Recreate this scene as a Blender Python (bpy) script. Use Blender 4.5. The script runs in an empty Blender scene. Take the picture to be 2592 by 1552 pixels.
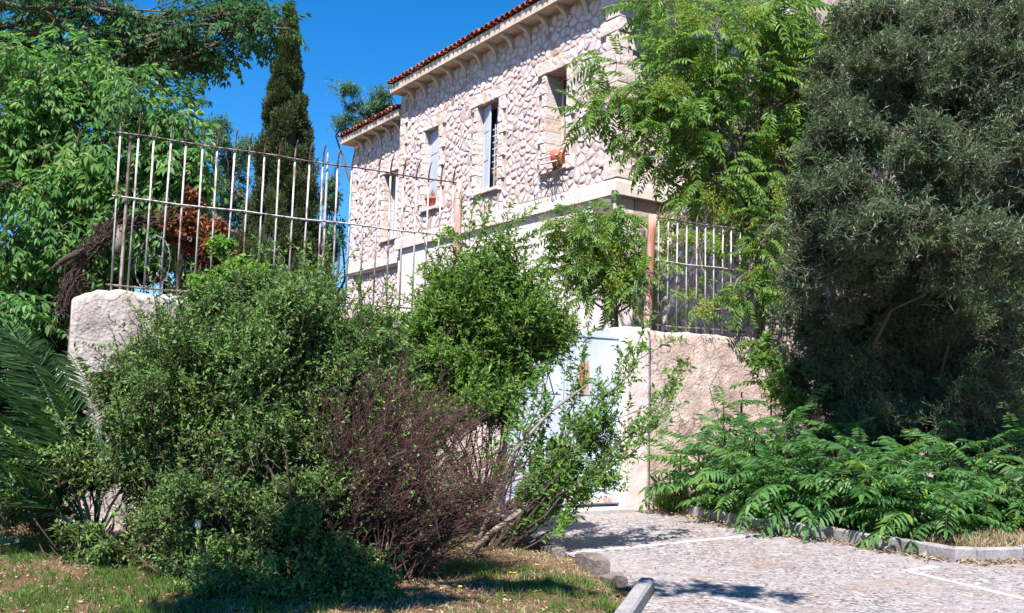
import bpy, math, random
import numpy as np
from mathutils import Vector, Matrix, noise

R = math.radians
rnd = random.Random(11)
rng = np.random.default_rng(11)
scene = bpy.context.scene
col = scene.collection

# ------------------------------------------------------------------ camera, sky, sun, exposure
cam_data = bpy.data.cameras.new('camera')
cam = bpy.data.objects.new('camera', cam_data)
col.objects.link(cam)
scene.camera = cam
cam_data.sensor_width = 36.0
cam_data.lens = 33.0
cam_data.clip_end = 2000
PITCH, ROLL = R(5.84), R(1.5)
fwd = Vector((0, math.cos(PITCH), math.sin(PITCH)))
up0 = Vector((0, -math.sin(PITCH), math.cos(PITCH)))
rt0 = Vector((1, 0, 0))
cr = rt0 * math.cos(ROLL) + up0 * math.sin(ROLL)
cu = up0 * math.cos(ROLL) - rt0 * math.sin(ROLL)
m = Matrix((cr, cu, -fwd)).transposed().to_4x4()
m.translation = (0, 0, 1.6)
cam.matrix_world = m

SUN_EL, SUN_AZ = R(57), math.atan2(-0.24, -0.97)
world = bpy.data.worlds.new('World')
scene.world = world
world.use_nodes = True
wn = world.node_tree.nodes
bg = wn['Background']
sky = wn.new('ShaderNodeTexSky')
sky.sky_type = 'NISHITA'
sky.sun_disc = False
sky.sun_elevation = SUN_EL
sky.sun_rotation = SUN_AZ
sky.altitude = 0
sky.air_density = 1.1
sky.dust_density = 0.0
sky.ozone_density = 10.0
hs = wn.new('ShaderNodeHueSaturation')
hs.inputs['Saturation'].default_value = 1.25
world.node_tree.links.new(sky.outputs[0], hs.inputs['Color'])
world.node_tree.links.new(hs.outputs[0], bg.inputs[0])
bg.inputs[1].default_value = 0.077

sun_data = bpy.data.lights.new('sun', 'SUN')
sun_data.energy = 5.0
sun_data.angle = R(0.5)
sun_data.color = (1.0, 0.92, 0.91)
sun = bpy.data.objects.new('sun', sun_data)
col.objects.link(sun)
sd = Vector((math.sin(SUN_AZ) * math.cos(SUN_EL), math.cos(SUN_AZ) * math.cos(SUN_EL), math.sin(SUN_EL)))
sun.rotation_euler = sd.to_track_quat('Z', 'Y').to_euler()
sun.location = (-6, -10, 20)

vs = scene.view_settings
vs.view_transform = 'Standard'
vs.look = 'None'
vs.exposure = 1.32
vs.gamma = 1.0
vs.use_curve_mapping = False
scene.cycles.max_bounces = 5
scene.cycles.diffuse_bounces = 1
scene.cycles.glossy_bounces = 2
scene.cycles.transmission_bounces = 3
scene.cycles.transparent_max_bounces = 4
scene.cycles.use_adaptive_sampling = True

# ------------------------------------------------------------------ helpers
def link(o, parent=None):
    col.objects.link(o)
    if parent is not None:
        o.parent = parent
    return o

def tag(o, label=None, cat=None, group=None, kind=None):
    if label: o['label'] = label
    if cat: o['category'] = cat
    if group: o['group'] = group
    if kind: o['kind'] = kind
    return o

def empty(name, loc=(0, 0, 0), rz=0.0):
    o = bpy.data.objects.new(name, None)
    o.empty_display_size = 0.2
    o.location = loc
    o.rotation_euler = (0, 0, rz)
    return link(o)

class Geo:
    """Collects vertices, faces and a per-vertex tint and links them as one mesh object."""
    def __init__(self):
        self.v, self.t, self.f, self.n, self.mi = [], [], [], 0, []
    def add(self, verts, faces, tint=0.5, mat=0):
        verts = np.asarray(verts, dtype=np.float32).reshape(-1, 3)
        k = len(verts)
        t = np.full(k, tint, np.float32) if np.isscalar(tint) else np.asarray(tint, np.float32)
        faces = np.asarray(faces, dtype=np.int64)
        self.v.append(verts); self.t.append(t)
        self.f.append(faces + self.n); self.mi.append(mat)
        self.n += k
        return self
    def polys(self, verts, polys, tint=0.5, mat=0):
        self.add(verts, np.zeros((0, 3), np.int64), tint, mat)
        base = self.n - len(np.asarray(verts).reshape(-1, 3))
        for p in polys:
            self.f.append(np.asarray(p, np.int64)[None, :] + base); self.mi.append(mat)
        return self
    def box(self, x0, x1, y0, y1, z0, z1, tint=0.5, mat=0):
        v = [(x0,y0,z0),(x1,y0,z0),(x1,y1,z0),(x0,y1,z0),(x0,y0,z1),(x1,y0,z1),(x1,y1,z1),(x0,y1,z1)]
        return self.add(v, [(0,3,2,1),(4,5,6,7),(0,1,5,4),(1,2,6,5),(2,3,7,6),(3,0,4,7)], tint, mat)
    def merge(self, other, M=None, tint_shift=0.0):
        base = self.n
        for v, t in zip(other.v, other.t):
            w = v if M is None else v @ M[:3, :3].T + M[:3, 3]
            self.v.append(w.astype(np.float32)); self.t.append(np.clip(t + tint_shift, 0, 1))
            self.n += len(v)
        for f, mi in zip(other.f, other.mi):
            self.f.append(f + base); self.mi.append(mi)
        return self
    def mesh(self, name, mats, smooth=False):
        me = bpy.data.meshes.new(name)
        V = np.concatenate(self.v) if self.v else np.zeros((0, 3), np.float32)
        fs = [(f, mi) for f, mi in zip(self.f, self.mi) if len(f)]
        loops = np.concatenate([f.ravel() for f, _ in fs])
        tot = np.concatenate([np.full(len(f), f.shape[1]) for f, _ in fs])
        mid = np.concatenate([np.full(len(f), mi) for f, mi in fs])
        start = np.concatenate(([0], np.cumsum(tot)[:-1]))
        me.vertices.add(len(V)); me.loops.add(len(loops)); me.polygons.add(len(tot))
        me.vertices.foreach_set('co', V.ravel())
        me.loops.foreach_set('vertex_index', loops.astype(np.int32))
        me.polygons.foreach_set('loop_start', start.astype(np.int32))
        me.polygons.foreach_set('loop_total', tot.astype(np.int32))
        me.polygons.foreach_set('material_index', mid.astype(np.int32))
        me.polygons.foreach_set('use_smooth', np.full(len(tot), smooth))
        a = me.attributes.new('tint', 'FLOAT', 'POINT')
        a.data.foreach_set('value', np.concatenate(self.t).astype(np.float32))
        for mm in (mats if isinstance(mats, (list, tuple)) else [mats]):
            me.materials.append(mm)
        me.update(calc_edges=True)
        me.validate()
        return me
    def build(self, name, mats, parent=None, smooth=False):
        return link(bpy.data.objects.new(name, self.mesh(name, mats, smooth)), parent)

def norm(a):
    a = np.asarray(a, float)
    return a / np.maximum(np.linalg.norm(a, axis=-1, keepdims=True), 1e-9)

def tubes(g, P, Rr, sides=4, tint=0.5, mat=0, cap=True):
    """Batch of tubes: P (N,K,3), Rr (N,K)."""
    P = np.asarray(P, float); Rr = np.asarray(Rr, float)
    if P.ndim == 2: P = P[None]; Rr = Rr[None]
    N, K, _ = P.shape
    T = np.zeros_like(P)
    T[:, 1:-1] = P[:, 2:] - P[:, :-2]; T[:, 0] = P[:, 1] - P[:, 0]; T[:, -1] = P[:, -1] - P[:, -2]
    T = norm(T)
    ref = np.where(np.abs(T[:, :1, 2:3]) > 0.8, np.array([1.0, 0.17, 0]), np.array([0.0, 0.1, 1.0]))
    A = norm(np.cross(np.broadcast_to(ref, T.shape), T)); B = np.cross(T, A)
    ang = np.linspace(0, 2 * np.pi, sides, endpoint=False)
    ring = A[:, :, None] * np.cos(ang)[None, None, :, None] + B[:, :, None] * np.sin(ang)[None, None, :, None]
    V = P[:, :, None] + ring * Rr[:, :, None, None]
    idx = np.arange(N * K * sides).reshape(N, K, sides)
    a = idx[:, :-1]; b = idx[:, 1:]
    F = np.stack([a, np.roll(a, -1, 2), np.roll(b, -1, 2), b], -1).reshape(-1, 4)
    tt = tint if np.isscalar(tint) else np.repeat(np.asarray(tint), K * sides)
    g.add(V.reshape(-1, 3), F, tt, mat)
    if cap and N <= 200:
        base = g.n - N * K * sides
        g.f.append(idx[:, 0, ::-1] + base); g.mi.append(mat)
        g.f.append(idx[:, -1] + base); g.mi.append(mat)
    return g

def leaves(g, pos, d, nrm, L, W, tint, shape='kite', droop=0.15, fold=0.25, mat=0):
    """Batch of folded leaf blades; kite = 2 triangles, long = 4 triangles."""
    pos = np.asarray(pos, float); n = len(pos)
    d = norm(d); side = norm(np.cross(d, nrm)); up = np.cross(side, d)
    L = np.broadcast_to(np.asarray(L, float), (n,))[:, None]; W = np.broadcast_to(np.asarray(W, float), (n,))[:, None]
    if shape == 'kite':
        q = pos + d * L * 0.42 - up * L * droop * 0.2
        V = np.stack([pos, q + side * W * .5 + up * W * fold, pos + d * L - up * L * droop, q - side * W * .5 + up * W * fold], 1)
        i = np.arange(n)[:, None] * 4
        F = np.concatenate([i + np.array([[0, 1, 2]]), i + np.array([[0, 2, 3]])])
        k = 4
    else:
        def p(t, s): return pos + d * L * t + side * W * s + up * (np.abs(s) * W * fold * 2 - L * droop * t * t)
        V = np.stack([p(0, 0), p(.28, .46), p(.66, .36), p(1, 0), p(.66, -.36), p(.28, -.46)], 1)
        i = np.arange(n)[:, None] * 6
        F = np.concatenate([i + np.array([[0, 1, 2, 3]]), i + np.array([[0, 3, 4, 5]])])
        k = 6
    t = np.repeat(np.broadcast_to(np.asarray(tint, float), (n,)), k)
    g.add(V.reshape(-1, 3), F, t, mat)
    return g

def rdir(n):
    return norm(rng.normal(size=(n, 3)))

# ------------------------------------------------------------------ materials
def nt(name):
    mm = bpy.data.materials.new(name); mm.use_nodes = True
    t = mm.node_tree
    return mm, t, t.nodes['Principled BSDF']

def ramp(t, fac, stops):
    r = t.nodes.new('ShaderNodeValToRGB')
    e = r.color_ramp.elements
    while len(e) < len(stops): e.new(0.5)
    for el, (p, c) in zip(e, stops):
        el.position = p; el.color = (*c, 1)
    t.links.new(fac, r.inputs[0])
    return r.outputs[0]

def mixc(t, fac, a, b, blend='MIX'):
    n = t.nodes.new('ShaderNodeMix'); n.data_type = 'RGBA'; n.blend_type = blend
    for s, v in ((n.inputs[0], fac), (n.inputs[6], a), (n.inputs[7], b)):
        if isinstance(v, (int, float)): s.default_value = v
        elif isinstance(v, tuple): s.default_value = (*v, 1)
        else: t.links.new(v, s)
    return n.outputs[2]

def noi(t, scale, detail=4, rough=0.55, vec=None, dist=0.0):
    n = t.nodes.new('ShaderNodeTexNoise')
    n.inputs['Scale'].default_value = scale; n.inputs['Detail'].default_value = detail
    n.inputs['Roughness'].default_value = rough; n.inputs['Distortion'].default_value = dist
    if vec is not None: t.links.new(vec, n.inputs['Vector'])
    return n.outputs['Fac']

def vor(t, scale, vec=None, feature='F1', out='Distance'):
    n = t.nodes.new('ShaderNodeTexVoronoi'); n.feature = feature
    n.inputs['Scale'].default_value = scale
    if vec is not None: t.links.new(vec, n.inputs['Vector'])
    return n.outputs[out]

def coords(t, kind='Object', scale=None):
    c = t.nodes.new('ShaderNodeTexCoord').outputs[kind]
    if scale:
        mp = t.nodes.new('ShaderNodeMapping'); mp.inputs['Scale'].default_value = scale
        t.links.new(c, mp.inputs[0]); return mp.outputs[0]
    return c

def geopos(t, scale=None):
    c = t.nodes.new('ShaderNodeNewGeometry').outputs['Position']
    if scale:
        mp = t.nodes.new('ShaderNodeMapping'); mp.inputs['Scale'].default_value = scale
        t.links.new(c, mp.inputs[0]); return mp.outputs[0]
    return c

def attr(t, name='tint'):
    a = t.nodes.new('ShaderNodeAttribute'); a.attribute_name = name
    return a.outputs['Fac']

def bump(t, bsdf, h, strength=0.5, dist=0.02):
    b = t.nodes.new('ShaderNodeBump'); b.inputs['Strength'].default_value = strength; b.inputs['Distance'].default_value = dist
    t.links.new(h, b.inputs['Height']); t.links.new(b.outputs[0], bsdf.inputs['Normal'])

def surf(name, stops, scale=4, rough=0.8, bs=0.4, bd=0.02, stretch=None, spec=0.3, detail=6, fine=None):
    mm, t, b = nt(name)
    v = geopos(t, stretch)
    f = noi(t, scale, detail, 0.6, v)
    c = ramp(t, f, stops)
    if fine:
        f2 = noi(t, scale * 9, 3, 0.6, v)
        c = mixc(t, fine, c, ramp(t, f2, [(0.3, (0.25, 0.25, 0.25)), (0.7, (1, 1, 1))]), 'MULTIPLY')
    t.links.new(c, b.inputs['Base Color'])
    b.inputs['Roughness'].default_value = rough
    b.inputs['Specular IOR Level'].default_value = spec
    if bs: bump(t, b, noi(t, scale * 5, 5, 0.6, v), bs, bd)
    return mm

def leafmat(name, dark, light, odd=None, oddfrac=0.05, transl=0.3, rough=0.45, spec=0.4, back=1.7, lift=1.0):
    """Leaf: per-leaf tint from dark to light, a few odd-coloured leaves, light shining through."""
    mm, t, b = nt(name)
    a = attr(t)
    dark, light = tuple(c * lift for c in dark), tuple(c * lift for c in light)
    stops = [(0.0, dark), (1.0 - oddfrac if odd else 1.0, light)]
    if odd: stops += [(min(1.0, 1.0 - oddfrac + 0.01), odd)]
    c = ramp(t, a, stops)
    t.links.new(c, b.inputs['Base Color'])
    b.inputs['Roughness'].default_value = rough
    b.inputs['Specular IOR Level'].default_value = spec
    tr = t.nodes.new('ShaderNodeBsdfTranslucent')
    tc = mixc(t, 1.0, c, (back, back * 1.05, back * 0.45), 'MULTIPLY')
    t.links.new(tc, tr.inputs['Color'])
    ms = t.nodes.new('ShaderNodeMixShader'); ms.inputs[0].default_value = transl
    t.links.new(b.outputs[0], ms.inputs[1]); t.links.new(tr.outputs[0], ms.inputs[2])
    t.links.new(ms.outputs[0], t.nodes['Material Output'].inputs['Surface'])
    return mm

M = {}
M['bark'] = surf('bark', [(0.3, (0.06, 0.045, 0.035)), (0.7, (0.17, 0.14, 0.11))], 9, 0.9, 0.8, 0.03, (1, 1, 0.25))
M['pale_bark'] = surf('pale_bark', [(0.3, (0.12, 0.095, 0.078)), (0.7, (0.30, 0.25, 0.21))], 14, 0.9, 0.8, 0.02, (1, 1, 0.3))
M['dead_vine'] = surf('dead_vine', [(0.3, (0.035, 0.022, 0.016)), (0.7, (0.11, 0.07, 0.05))], 12, 0.95, 0.9, 0.03)
M['purple_twig'] = surf('purple_twig', [(0.3, (0.036, 0.018, 0.015)), (0.7, (0.098, 0.050, 0.042))], 8, 0.8, 0)
M['brown_twig'] = surf('brown_twig', [(0.3, (0.025, 0.018, 0.013)), (0.7, (0.075, 0.052, 0.036))], 8, 0.85, 0)
M['shrub_leaf'] = leafmat('shrub_leaf', (0.012, 0.034, 0.010), (0.094, 0.160, 0.040), (0.22, 0.24, 0.06), 0.03, 0.26, 0.5, 0.25, lift=1.9)
M['privet_leaf'] = leafmat('privet_leaf', (0.022, 0.062, 0.012), (0.115, 0.205, 0.034), (0.24, 0.28, 0.05), 0.04, 0.34, 0.5, 0.25, lift=1.5)
M['spray_leaf'] = leafmat('spray_leaf', (0.040, 0.095, 0.022), (0.115, 0.210, 0.040), (0.24, 0.30, 0.06), 0.05, 0.42, 0.5, 0.25, lift=1.5)
M['tree_leaf'] = leafmat('tree_leaf', (0.030, 0.085, 0.024), (0.110, 0.215, 0.062), (0.26, 0.32, 0.10), 0.04, 0.42, 0.5, 0.2, lift=1.55)
M['dark_leaf'] = leafmat('dark_leaf', (0.016, 0.052, 0.018), (0.050, 0.120, 0.036), None, 0, 0.42, 0.5, 0.25, lift=1.35)
M['far_haze_leaf'] = leafmat('far_haze_leaf', (0.035, 0.085, 0.055), (0.085, 0.165, 0.105), None, 0, 0.3, 0.5, 0.25, lift=1.3)  # blue-green leaf tone, also standing in for distance haze
M['cypress_leaf'] = leafmat('cypress_leaf', (0.016, 0.028, 0.012), (0.060, 0.082, 0.030), (0.11, 0.10, 0.05), 0.06, 0.12, 0.7, 0.1, lift=1.5)
M['heaven_leaf'] = leafmat('heaven_leaf', (0.042, 0.096, 0.021), (0.118, 0.190, 0.044), (0.20, 0.28, 0.06), 0.05, 0.45, 0.45, 0.3, lift=1.6)
M['sapling_leaf'] = leafmat('sapling_leaf', (0.030, 0.085, 0.026), (0.078, 0.165, 0.048), (0.16, 0.26, 0.04), 0.07, 0.4, 0.45, 0.3, lift=1.5)
M['seed'] = leafmat('seed', (0.17, 0.24, 0.04), (0.36, 0.40, 0.09), None, 0, 0.3, 0.6, 0.2)
M['olive_leaf'] = leafmat('olive_leaf', (0.026, 0.056, 0.022), (0.100, 0.160, 0.066), (0.42, 0.30, 0.03), 0.012, 0.12, 0.45, 0.35, lift=1.05)
M['palm_leaf'] = leafmat('palm_leaf', (0.030, 0.075, 0.030), (0.075, 0.145, 0.058), None, 0, 0.25, 0.42, 0.35, lift=1.0)
M['vine_leaf'] = leafmat('vine_leaf', (0.045, 0.110, 0.022), (0.130, 0.240, 0.040), (0.30, 0.34, 0.06), 0.1, 0.4, 0.5, 0.25, lift=1.4)
M['dead_leaf'] = leafmat('dead_leaf', (0.13, 0.045, 0.022), (0.34, 0.13, 0.065), (0.45, 0.24, 0.16), 0.1, 0.25, 0.7, 0.2)
M['litter'] = leafmat('litter', (0.13, 0.085, 0.05), (0.42, 0.33, 0.22), None, 0, 0.1, 0.8, 0.2)
M['grass'] = leafmat('grass', (0.045, 0.085, 0.020), (0.12, 0.19, 0.045), None, 0, 0.4, 0.5, 0.25, lift=1.4)
M['straw'] = leafmat('straw', (0.22, 0.16, 0.085), (0.50, 0.42, 0.26), None, 0, 0.2, 0.7, 0.2)
M['flower'] = leafmat('flower', (0.75, 0.62, 0.02), (0.85, 0.75, 0.03), None, 0, 0.2, 0.6, 0.2)

# stone, mortar, plaster
def stone_mat(name, stops, rough=0.85, bs=0.5, bd=0.012, sc=22, blotch=None):
    mm, t, b = nt(name)
    v = geopos(t)
    c = ramp(t, attr(t), stops)
    c = mixc(t, 0.45, c, ramp(t, noi(t, sc * .5, 5, 0.65, v), [(0.25, (0.55, 0.5, 0.45)), (0.75, (1, 1, 1))]), 'MULTIPLY')
    if blotch:
        c = mixc(t, ramp(t, noi(t, 1.7, 5, 0.6, v), [(0.58, (0, 0, 0)), (0.74, (.6, .6, .6))]), c, blotch)
    t.links.new(c, b.inputs['Base Color'])
    b.inputs['Roughness'].default_value = rough; b.inputs['Specular IOR Level'].default_value = 0.2
    bump(t, b, noi(t, sc, 6, 0.65, v), bs, bd)
    return mm
M['rubble'] = stone_mat('rubble', [(0, (0.40, 0.40, 0.43)), (0.22, (0.60, 0.56, 0.565)), (0.5, (0.69, 0.605, 0.58)), (0.78, (0.66, 0.545, 0.495)), (0.93, (0.48, 0.36, 0.295)), (1.0, (0.36, 0.255, 0.195))], bs=.5, bd=.02, sc=16)
M['ashlar'] = stone_mat('ashlar', [(0, (0.62, 0.54, 0.48)), (0.5, (0.68, 0.61, 0.57)), (1, (0.62, 0.50, 0.40))], bs=.8, bd=.03, sc=11, blotch=(0.50, 0.30, 0.14))
M['smooth_stone'] = stone_mat('smooth_stone', [(0, (0.66, 0.59, 0.54)), (1, (0.70, 0.64, 0.60))], bs=.3, bd=.01, sc=8, blotch=(0.55, 0.36, 0.18))
M['mortar'] = surf('mortar', [(0.3, (0.40, 0.31, 0.255)), (0.7, (0.57, 0.465, 0.405))], 3, 0.95, 0.6, 0.02, fine=0.3)
mm, t, b = nt('plaster')
v = geopos(t)
c = ramp(t, noi(t, 1.4, 6, .6, v), [(0.25, (0.58, 0.49, 0.43)), (0.45, (0.70, 0.63, 0.585)), (0.8, (0.77, 0.725, 0.69))])
c = mixc(t, ramp(t, noi(t, 5, 5, .65, geopos(t, (1, 1, .10))), [(.50, (0, 0, 0)), (.72, (.55, .55, .55))]), c, (.46, .36, .30))
t.links.new(c, b.inputs['Base Color']); b.inputs['Roughness'].default_value = .9; b.inputs['Specular IOR Level'].default_value = .2
bump(t, b, noi(t, 9, 5, .6, v), .3, .015)
M['plaster'] = mm
M['cream'] = surf('cream', [(0.3, (0.46, 0.38, 0.28)), (0.7, (0.62, 0.54, 0.43))], 3, 0.9, 0.3, 0.01, fine=.25)
M['roof_tile'] = stone_mat('roof_tile', [(0, (0.20, 0.055, 0.032)), (0.6, (0.33, 0.10, 0.055)), (1, (0.42, 0.17, 0.10))], bs=.3, bd=.01, sc=20)
M['shutter'] = surf('shutter', [(0.3, (0.36, 0.42, 0.50)), (0.7, (0.52, 0.58, 0.65))], 6, 0.6, 0.2, 0.005, (1, 1, .2))
M['pale_frame'] = surf('pale_frame', [(0.3, (0.45, 0.46, 0.48)), (0.7, (0.62, 0.63, 0.64))], 8, 0.6, 0.2, 0.005)
M['wood'] = surf('wood', [(0.3, (0.40, 0.16, 0.06)), (0.7, (0.55, 0.27, 0.11))], 7, 0.6, 0.3, 0.005, (1, 1, .15))
M['old_wood'] = surf('old_wood', [(0.3, (0.42, 0.33, 0.26)), (0.7, (0.70, 0.60, 0.52))], 12, 0.8, 0.4, 0.005, (1, 1, .2))
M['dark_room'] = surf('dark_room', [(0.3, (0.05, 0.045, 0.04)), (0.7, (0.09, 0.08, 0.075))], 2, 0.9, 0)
M['terracotta'] = surf('terracotta', [(0.3, (0.50, 0.095, 0.06)), (0.7, (0.62, 0.15, 0.10))], 6, 0.7, 0.1, 0.004)
mm, t, b = nt('glass'); b.inputs['Base Color'].default_value = (0.04, 0.05, 0.055, 1); b.inputs['Roughness'].default_value = 0.08
M['glass'] = mm

# flaking paint on rusty iron
def rusty(name, paint, rust1, rust2, lo, hi, sc=14, stretch=(1, 1, .25)):
    mm, t, b = nt(name)
    v = geopos(t, stretch)
    n = noi(t, sc, 6, 0.65, v)
    fac = ramp(t, n, [(lo, (0, 0, 0)), (hi, (1, 1, 1))])
    rc = ramp(t, noi(t, sc * 2.3, 4, 0.6, v), [(0.3, rust1), (0.7, rust2)])
    pc = mixc(t, 0.35, paint, ramp(t, noi(t, sc * .6, 4, .6, v), [(.3, (.55, .52, .5)), (.7, (1, 1, 1))]), 'MULTIPLY')
    t.links.new(mixc(t, fac, pc, rc), b.inputs['Base Color'])
    b.inputs['Roughness'].default_value = 0.6
    bump(t, b, n, 0.3, 0.004)
    return mm
M['fence_paint'] = rusty('fence_paint', (0.49, 0.47, 0.45), (0.08, 0.038, 0.022), (0.22, 0.12, 0.075), 0.50, 0.60)
M['fence_dark'] = rusty('fence_dark', (0.34, 0.29, 0.25), (0.055, 0.032, 0.022), (0.14, 0.085, 0.055), 0.40, 0.52)
M['rust_post'] = rusty('rust_post', (0.58, 0.44, 0.38), (0.24, 0.085, 0.04), (0.42, 0.19, 0.11), 0.42, 0.58, 7, (1.2, 1.2, .12))
M['wire'] = surf('wire', [(0.3, (0.12, 0.12, 0.12)), (0.7, (0.28, 0.28, 0.28))], 20, 0.6, 0)

# garden wall: rough render over rubble
def wobble(t, v, sc, amt):
    n = t.nodes.new('ShaderNodeTexNoise'); n.inputs['Scale'].default_value = sc; n.inputs['Detail'].default_value = 5; t.links.new(v, n.inputs['Vector'])
    k = t.nodes.new('ShaderNodeVectorMath'); k.operation = 'SCALE'; k.inputs[3].default_value = amt; t.links.new(n.outputs['Color'], k.inputs[0])
    a = t.nodes.new('ShaderNodeVectorMath'); t.links.new(v, a.inputs[0]); t.links.new(k.outputs[0], a.inputs[1])
    return a.outputs[0]
def render_mat(name, lo, hi, stain):
    mm, t, b = nt(name)
    v = geopos(t)
    c = ramp(t, noi(t, 1.3, 6, .62, v), [(0.3, lo), (0.7, hi)])
    c = mixc(t, ramp(t, noi(t, 4.5, 6, .7, v), [(0.48, (0, 0, 0)), (0.66, (.8, .8, .8))]), c, stain)
    c = mixc(t, ramp(t, noi(t, 4, 5, .65, geopos(t, (1, 1, .12))), [(.52, (0, 0, 0)), (.72, (.5, .5, .5))]), c, (.20, .165, .135))
    crack = ramp(t, vor(t, 1.6, wobble(t, v, 2.2, .45), 'DISTANCE_TO_EDGE'), [(0.0, (1, 1, 1)), (0.012, (0, 0, 0))])
    c = mixc(t, crack, c, (.13, .10, .08))
    c = mixc(t, .5, c, ramp(t, noi(t, 28, 4, .7, v), [(0.3, (.45, .42, .4)), (0.65, (1, 1, 1))]), 'MULTIPLY')
    t.links.new(c, b.inputs['Base Color']); b.inputs['Roughness'].default_value = .95
    b.inputs['Specular IOR Level'].default_value = .15
    hh = mixc(t, .25, noi(t, 14, 8, .7, v), ramp(t, vor(t, 21, v), [(0, (1, 1, 1)), (.6, (0, 0, 0))]))
    bump(t, b, hh, .7, .03)
    return mm
M['rough_render'] = render_mat('rough_render', (0.50, 0.385, 0.32), (0.68, 0.57, 0.50), (0.36, 0.255, 0.19))
M['grey_render'] = render_mat('grey_render', (0.40, 0.35, 0.31), (0.58, 0.52, 0.47), (0.23, 0.20, 0.175))
M['pillar_render'] = surf('pillar_render', [(0.3, (0.60, 0.47, 0.42)), (0.6, (0.72, 0.63, 0.58)), (0.8, (0.76, 0.70, 0.66))], 2.6, .9, .5, .015, fine=.3)

# gate: blue-grey sheet with rust runs
mm, t, b = nt('gate_paint')
oc = coords(t)
c = ramp(t, noi(t, 1.2, 4, .5, oc), [(0.3, (0.44, 0.50, 0.60)), (0.7, (0.56, 0.61, 0.69))])
rs = t.nodes.new('ShaderNodeMapping'); rs.inputs['Scale'].default_value = (6, 6, 0.7); t.links.new(oc, rs.inputs[0])
sep = t.nodes.new('ShaderNodeSeparateXYZ'); t.links.new(oc, sep.inputs[0])
def near(sock, c0, w):
    s1 = t.nodes.new('ShaderNodeMath'); s1.operation = 'SUBTRACT'; t.links.new(sock, s1.inputs[0]); s1.inputs[1].default_value = c0
    s2 = t.nodes.new('ShaderNodeMath'); s2.operation = 'DIVIDE'; t.links.new(s1.outputs[0], s2.inputs[0]); s2.inputs[1].default_value = w
    s3 = t.nodes.new('ShaderNodeMath'); s3.operation = 'POWER'; t.links.new(s2.outputs[0], s3.inputs[0]); s3.inputs[1].default_value = 2
    s4 = t.nodes.new('ShaderNodeMath'); s4.operation = 'SUBTRACT'; s4.inputs[0].default_value = 1; t.links.new(s3.outputs[0], s4.inputs[1]); s4.use_clamp = True
    return s4.outputs[0]
mu = t.nodes.new('ShaderNodeMath'); mu.operation = 'MULTIPLY'; t.links.new(near(sep.outputs[0], 1.32, .17), mu.inputs[0]); t.links.new(near(sep.outputs[2], 2.0, .42), mu.inputs[1])
mv = t.nodes.new('ShaderNodeMath'); mv.operation = 'MULTIPLY'; t.links.new(mu.outputs[0], mv.inputs[0]); t.links.new(noi(t, 3, 5, .7, rs.outputs[0]), mv.inputs[1])
rf = ramp(t, mv.outputs[0], [(0.24, (0, 0, 0)), (0.36, (1, 1, 1))])
rc = ramp(t, noi(t, 9, 4, .6, rs.outputs[0]), [(0.3, (0.30, 0.11, 0.05)), (0.7, (0.55, 0.30, 0.18))])
c = mixc(t, ramp(t, noi(t, 2.2, 6, .7, rs.outputs[0]), [(.52, (0, 0, 0)), (.74, (.6, .6, .6))]), c, (.36, .34, .34))
c = mixc(t, ramp(t, noi(t, 5, 6, .75, rs.outputs[0]), [(.66, (0, 0, 0)), (.72, (.8, .8, .8))]), c, rc)
t.links.new(mixc(t, rf, c, rc), b.inputs['Base Color']); b.inputs['Roughness'].default_value = .5
bump(t, b, noi(t, 1.5, 2, .4, oc), .25, .02)
M['gate_paint'] = mm
M['gate_edge'] = rusty('gate_edge', (0.58, 0.50, 0.46), (0.30, 0.14, 0.08), (0.50, 0.30, 0.2), .45, .6)

# ground surfaces
mm, t, b = nt('earth')
v = geopos(t)
c = ramp(t, noi(t, .7, 6, .65, v), [(0.35, (0.13, 0.08, 0.045)), (0.5, (0.24, 0.14, 0.08)), (0.68, (0.31, 0.195, 0.115))])
c = mixc(t, ramp(t, noi(t, 2.6, 6, .7, v), [(.5, (0, 0, 0)), (.68, (.7, .7, .7))]), c, (.09, .085, .04))
c = mixc(t, .55, c, ramp(t, noi(t, 45, 5, .75, v), [(0.3, (.35, .32, .3)), (0.65, (1, 1, 1))]), 'MULTIPLY')
t.links.new(c, b.inputs['Base Color']); b.inputs['Roughness'].default_value = 1
b.inputs['Specular IOR Level'].default_value = .1
bump(t, b, noi(t, 30, 8, .75, v), 1.0, .05)
M['earth'] = mm

mm, t, b = nt('pebble_paving')
v = geopos(t)
wob = t.nodes.new('ShaderNodeVectorMath'); wob.operation = 'SCALE'
nn = t.nodes.new('ShaderNodeTexNoise'); nn.inputs['Scale'].default_value = 9; t.links.new(v, nn.inputs['Vector'])
t.links.new(nn.outputs['Color'], wob.inputs[0]); wob.inputs[3].default_value = .05
va = t.nodes.new('ShaderNodeVectorMath'); t.links.new(v, va.inputs[0]); t.links.new(wob.outputs[0], va.inputs[1])
cellc = vor(t, 25, va.outputs[0], 'F1', 'Color'); edge = vor(t, 25, va.outputs[0], 'DISTANCE_TO_EDGE', 'Distance')
sx = t.nodes.new('ShaderNodeSeparateColor'); t.links.new(cellc, sx.inputs[0])
peb = ramp(t, sx.outputs[0], [(0.0, (0.035, 0.037, 0.04)), (0.3, (0.085, 0.085, 0.088)), (0.48, (0.25, 0.235, 0.225)), (0.7, (0.41, 0.39, 0.375)), (0.88, (0.14, 0.12, 0.105)), (1, (0.52, 0.50, 0.49))])
cem = ramp(t, noi(t, 5, 5, .7, v), [(.3, (.25, .225, .205)), (.7, (.38, .35, .33))])
mask = ramp(t, edge, [(0.05, (0, 0, 0)), (0.16, (1, 1, 1))])
c = mixc(t, mask, cem, peb)
wear = ramp(t, noi(t, .6, 7, .7, v), [(.44, (0, 0, 0)), (.66, (.85, .85, .85))])
c = mixc(t, wear, c, cem)
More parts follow.
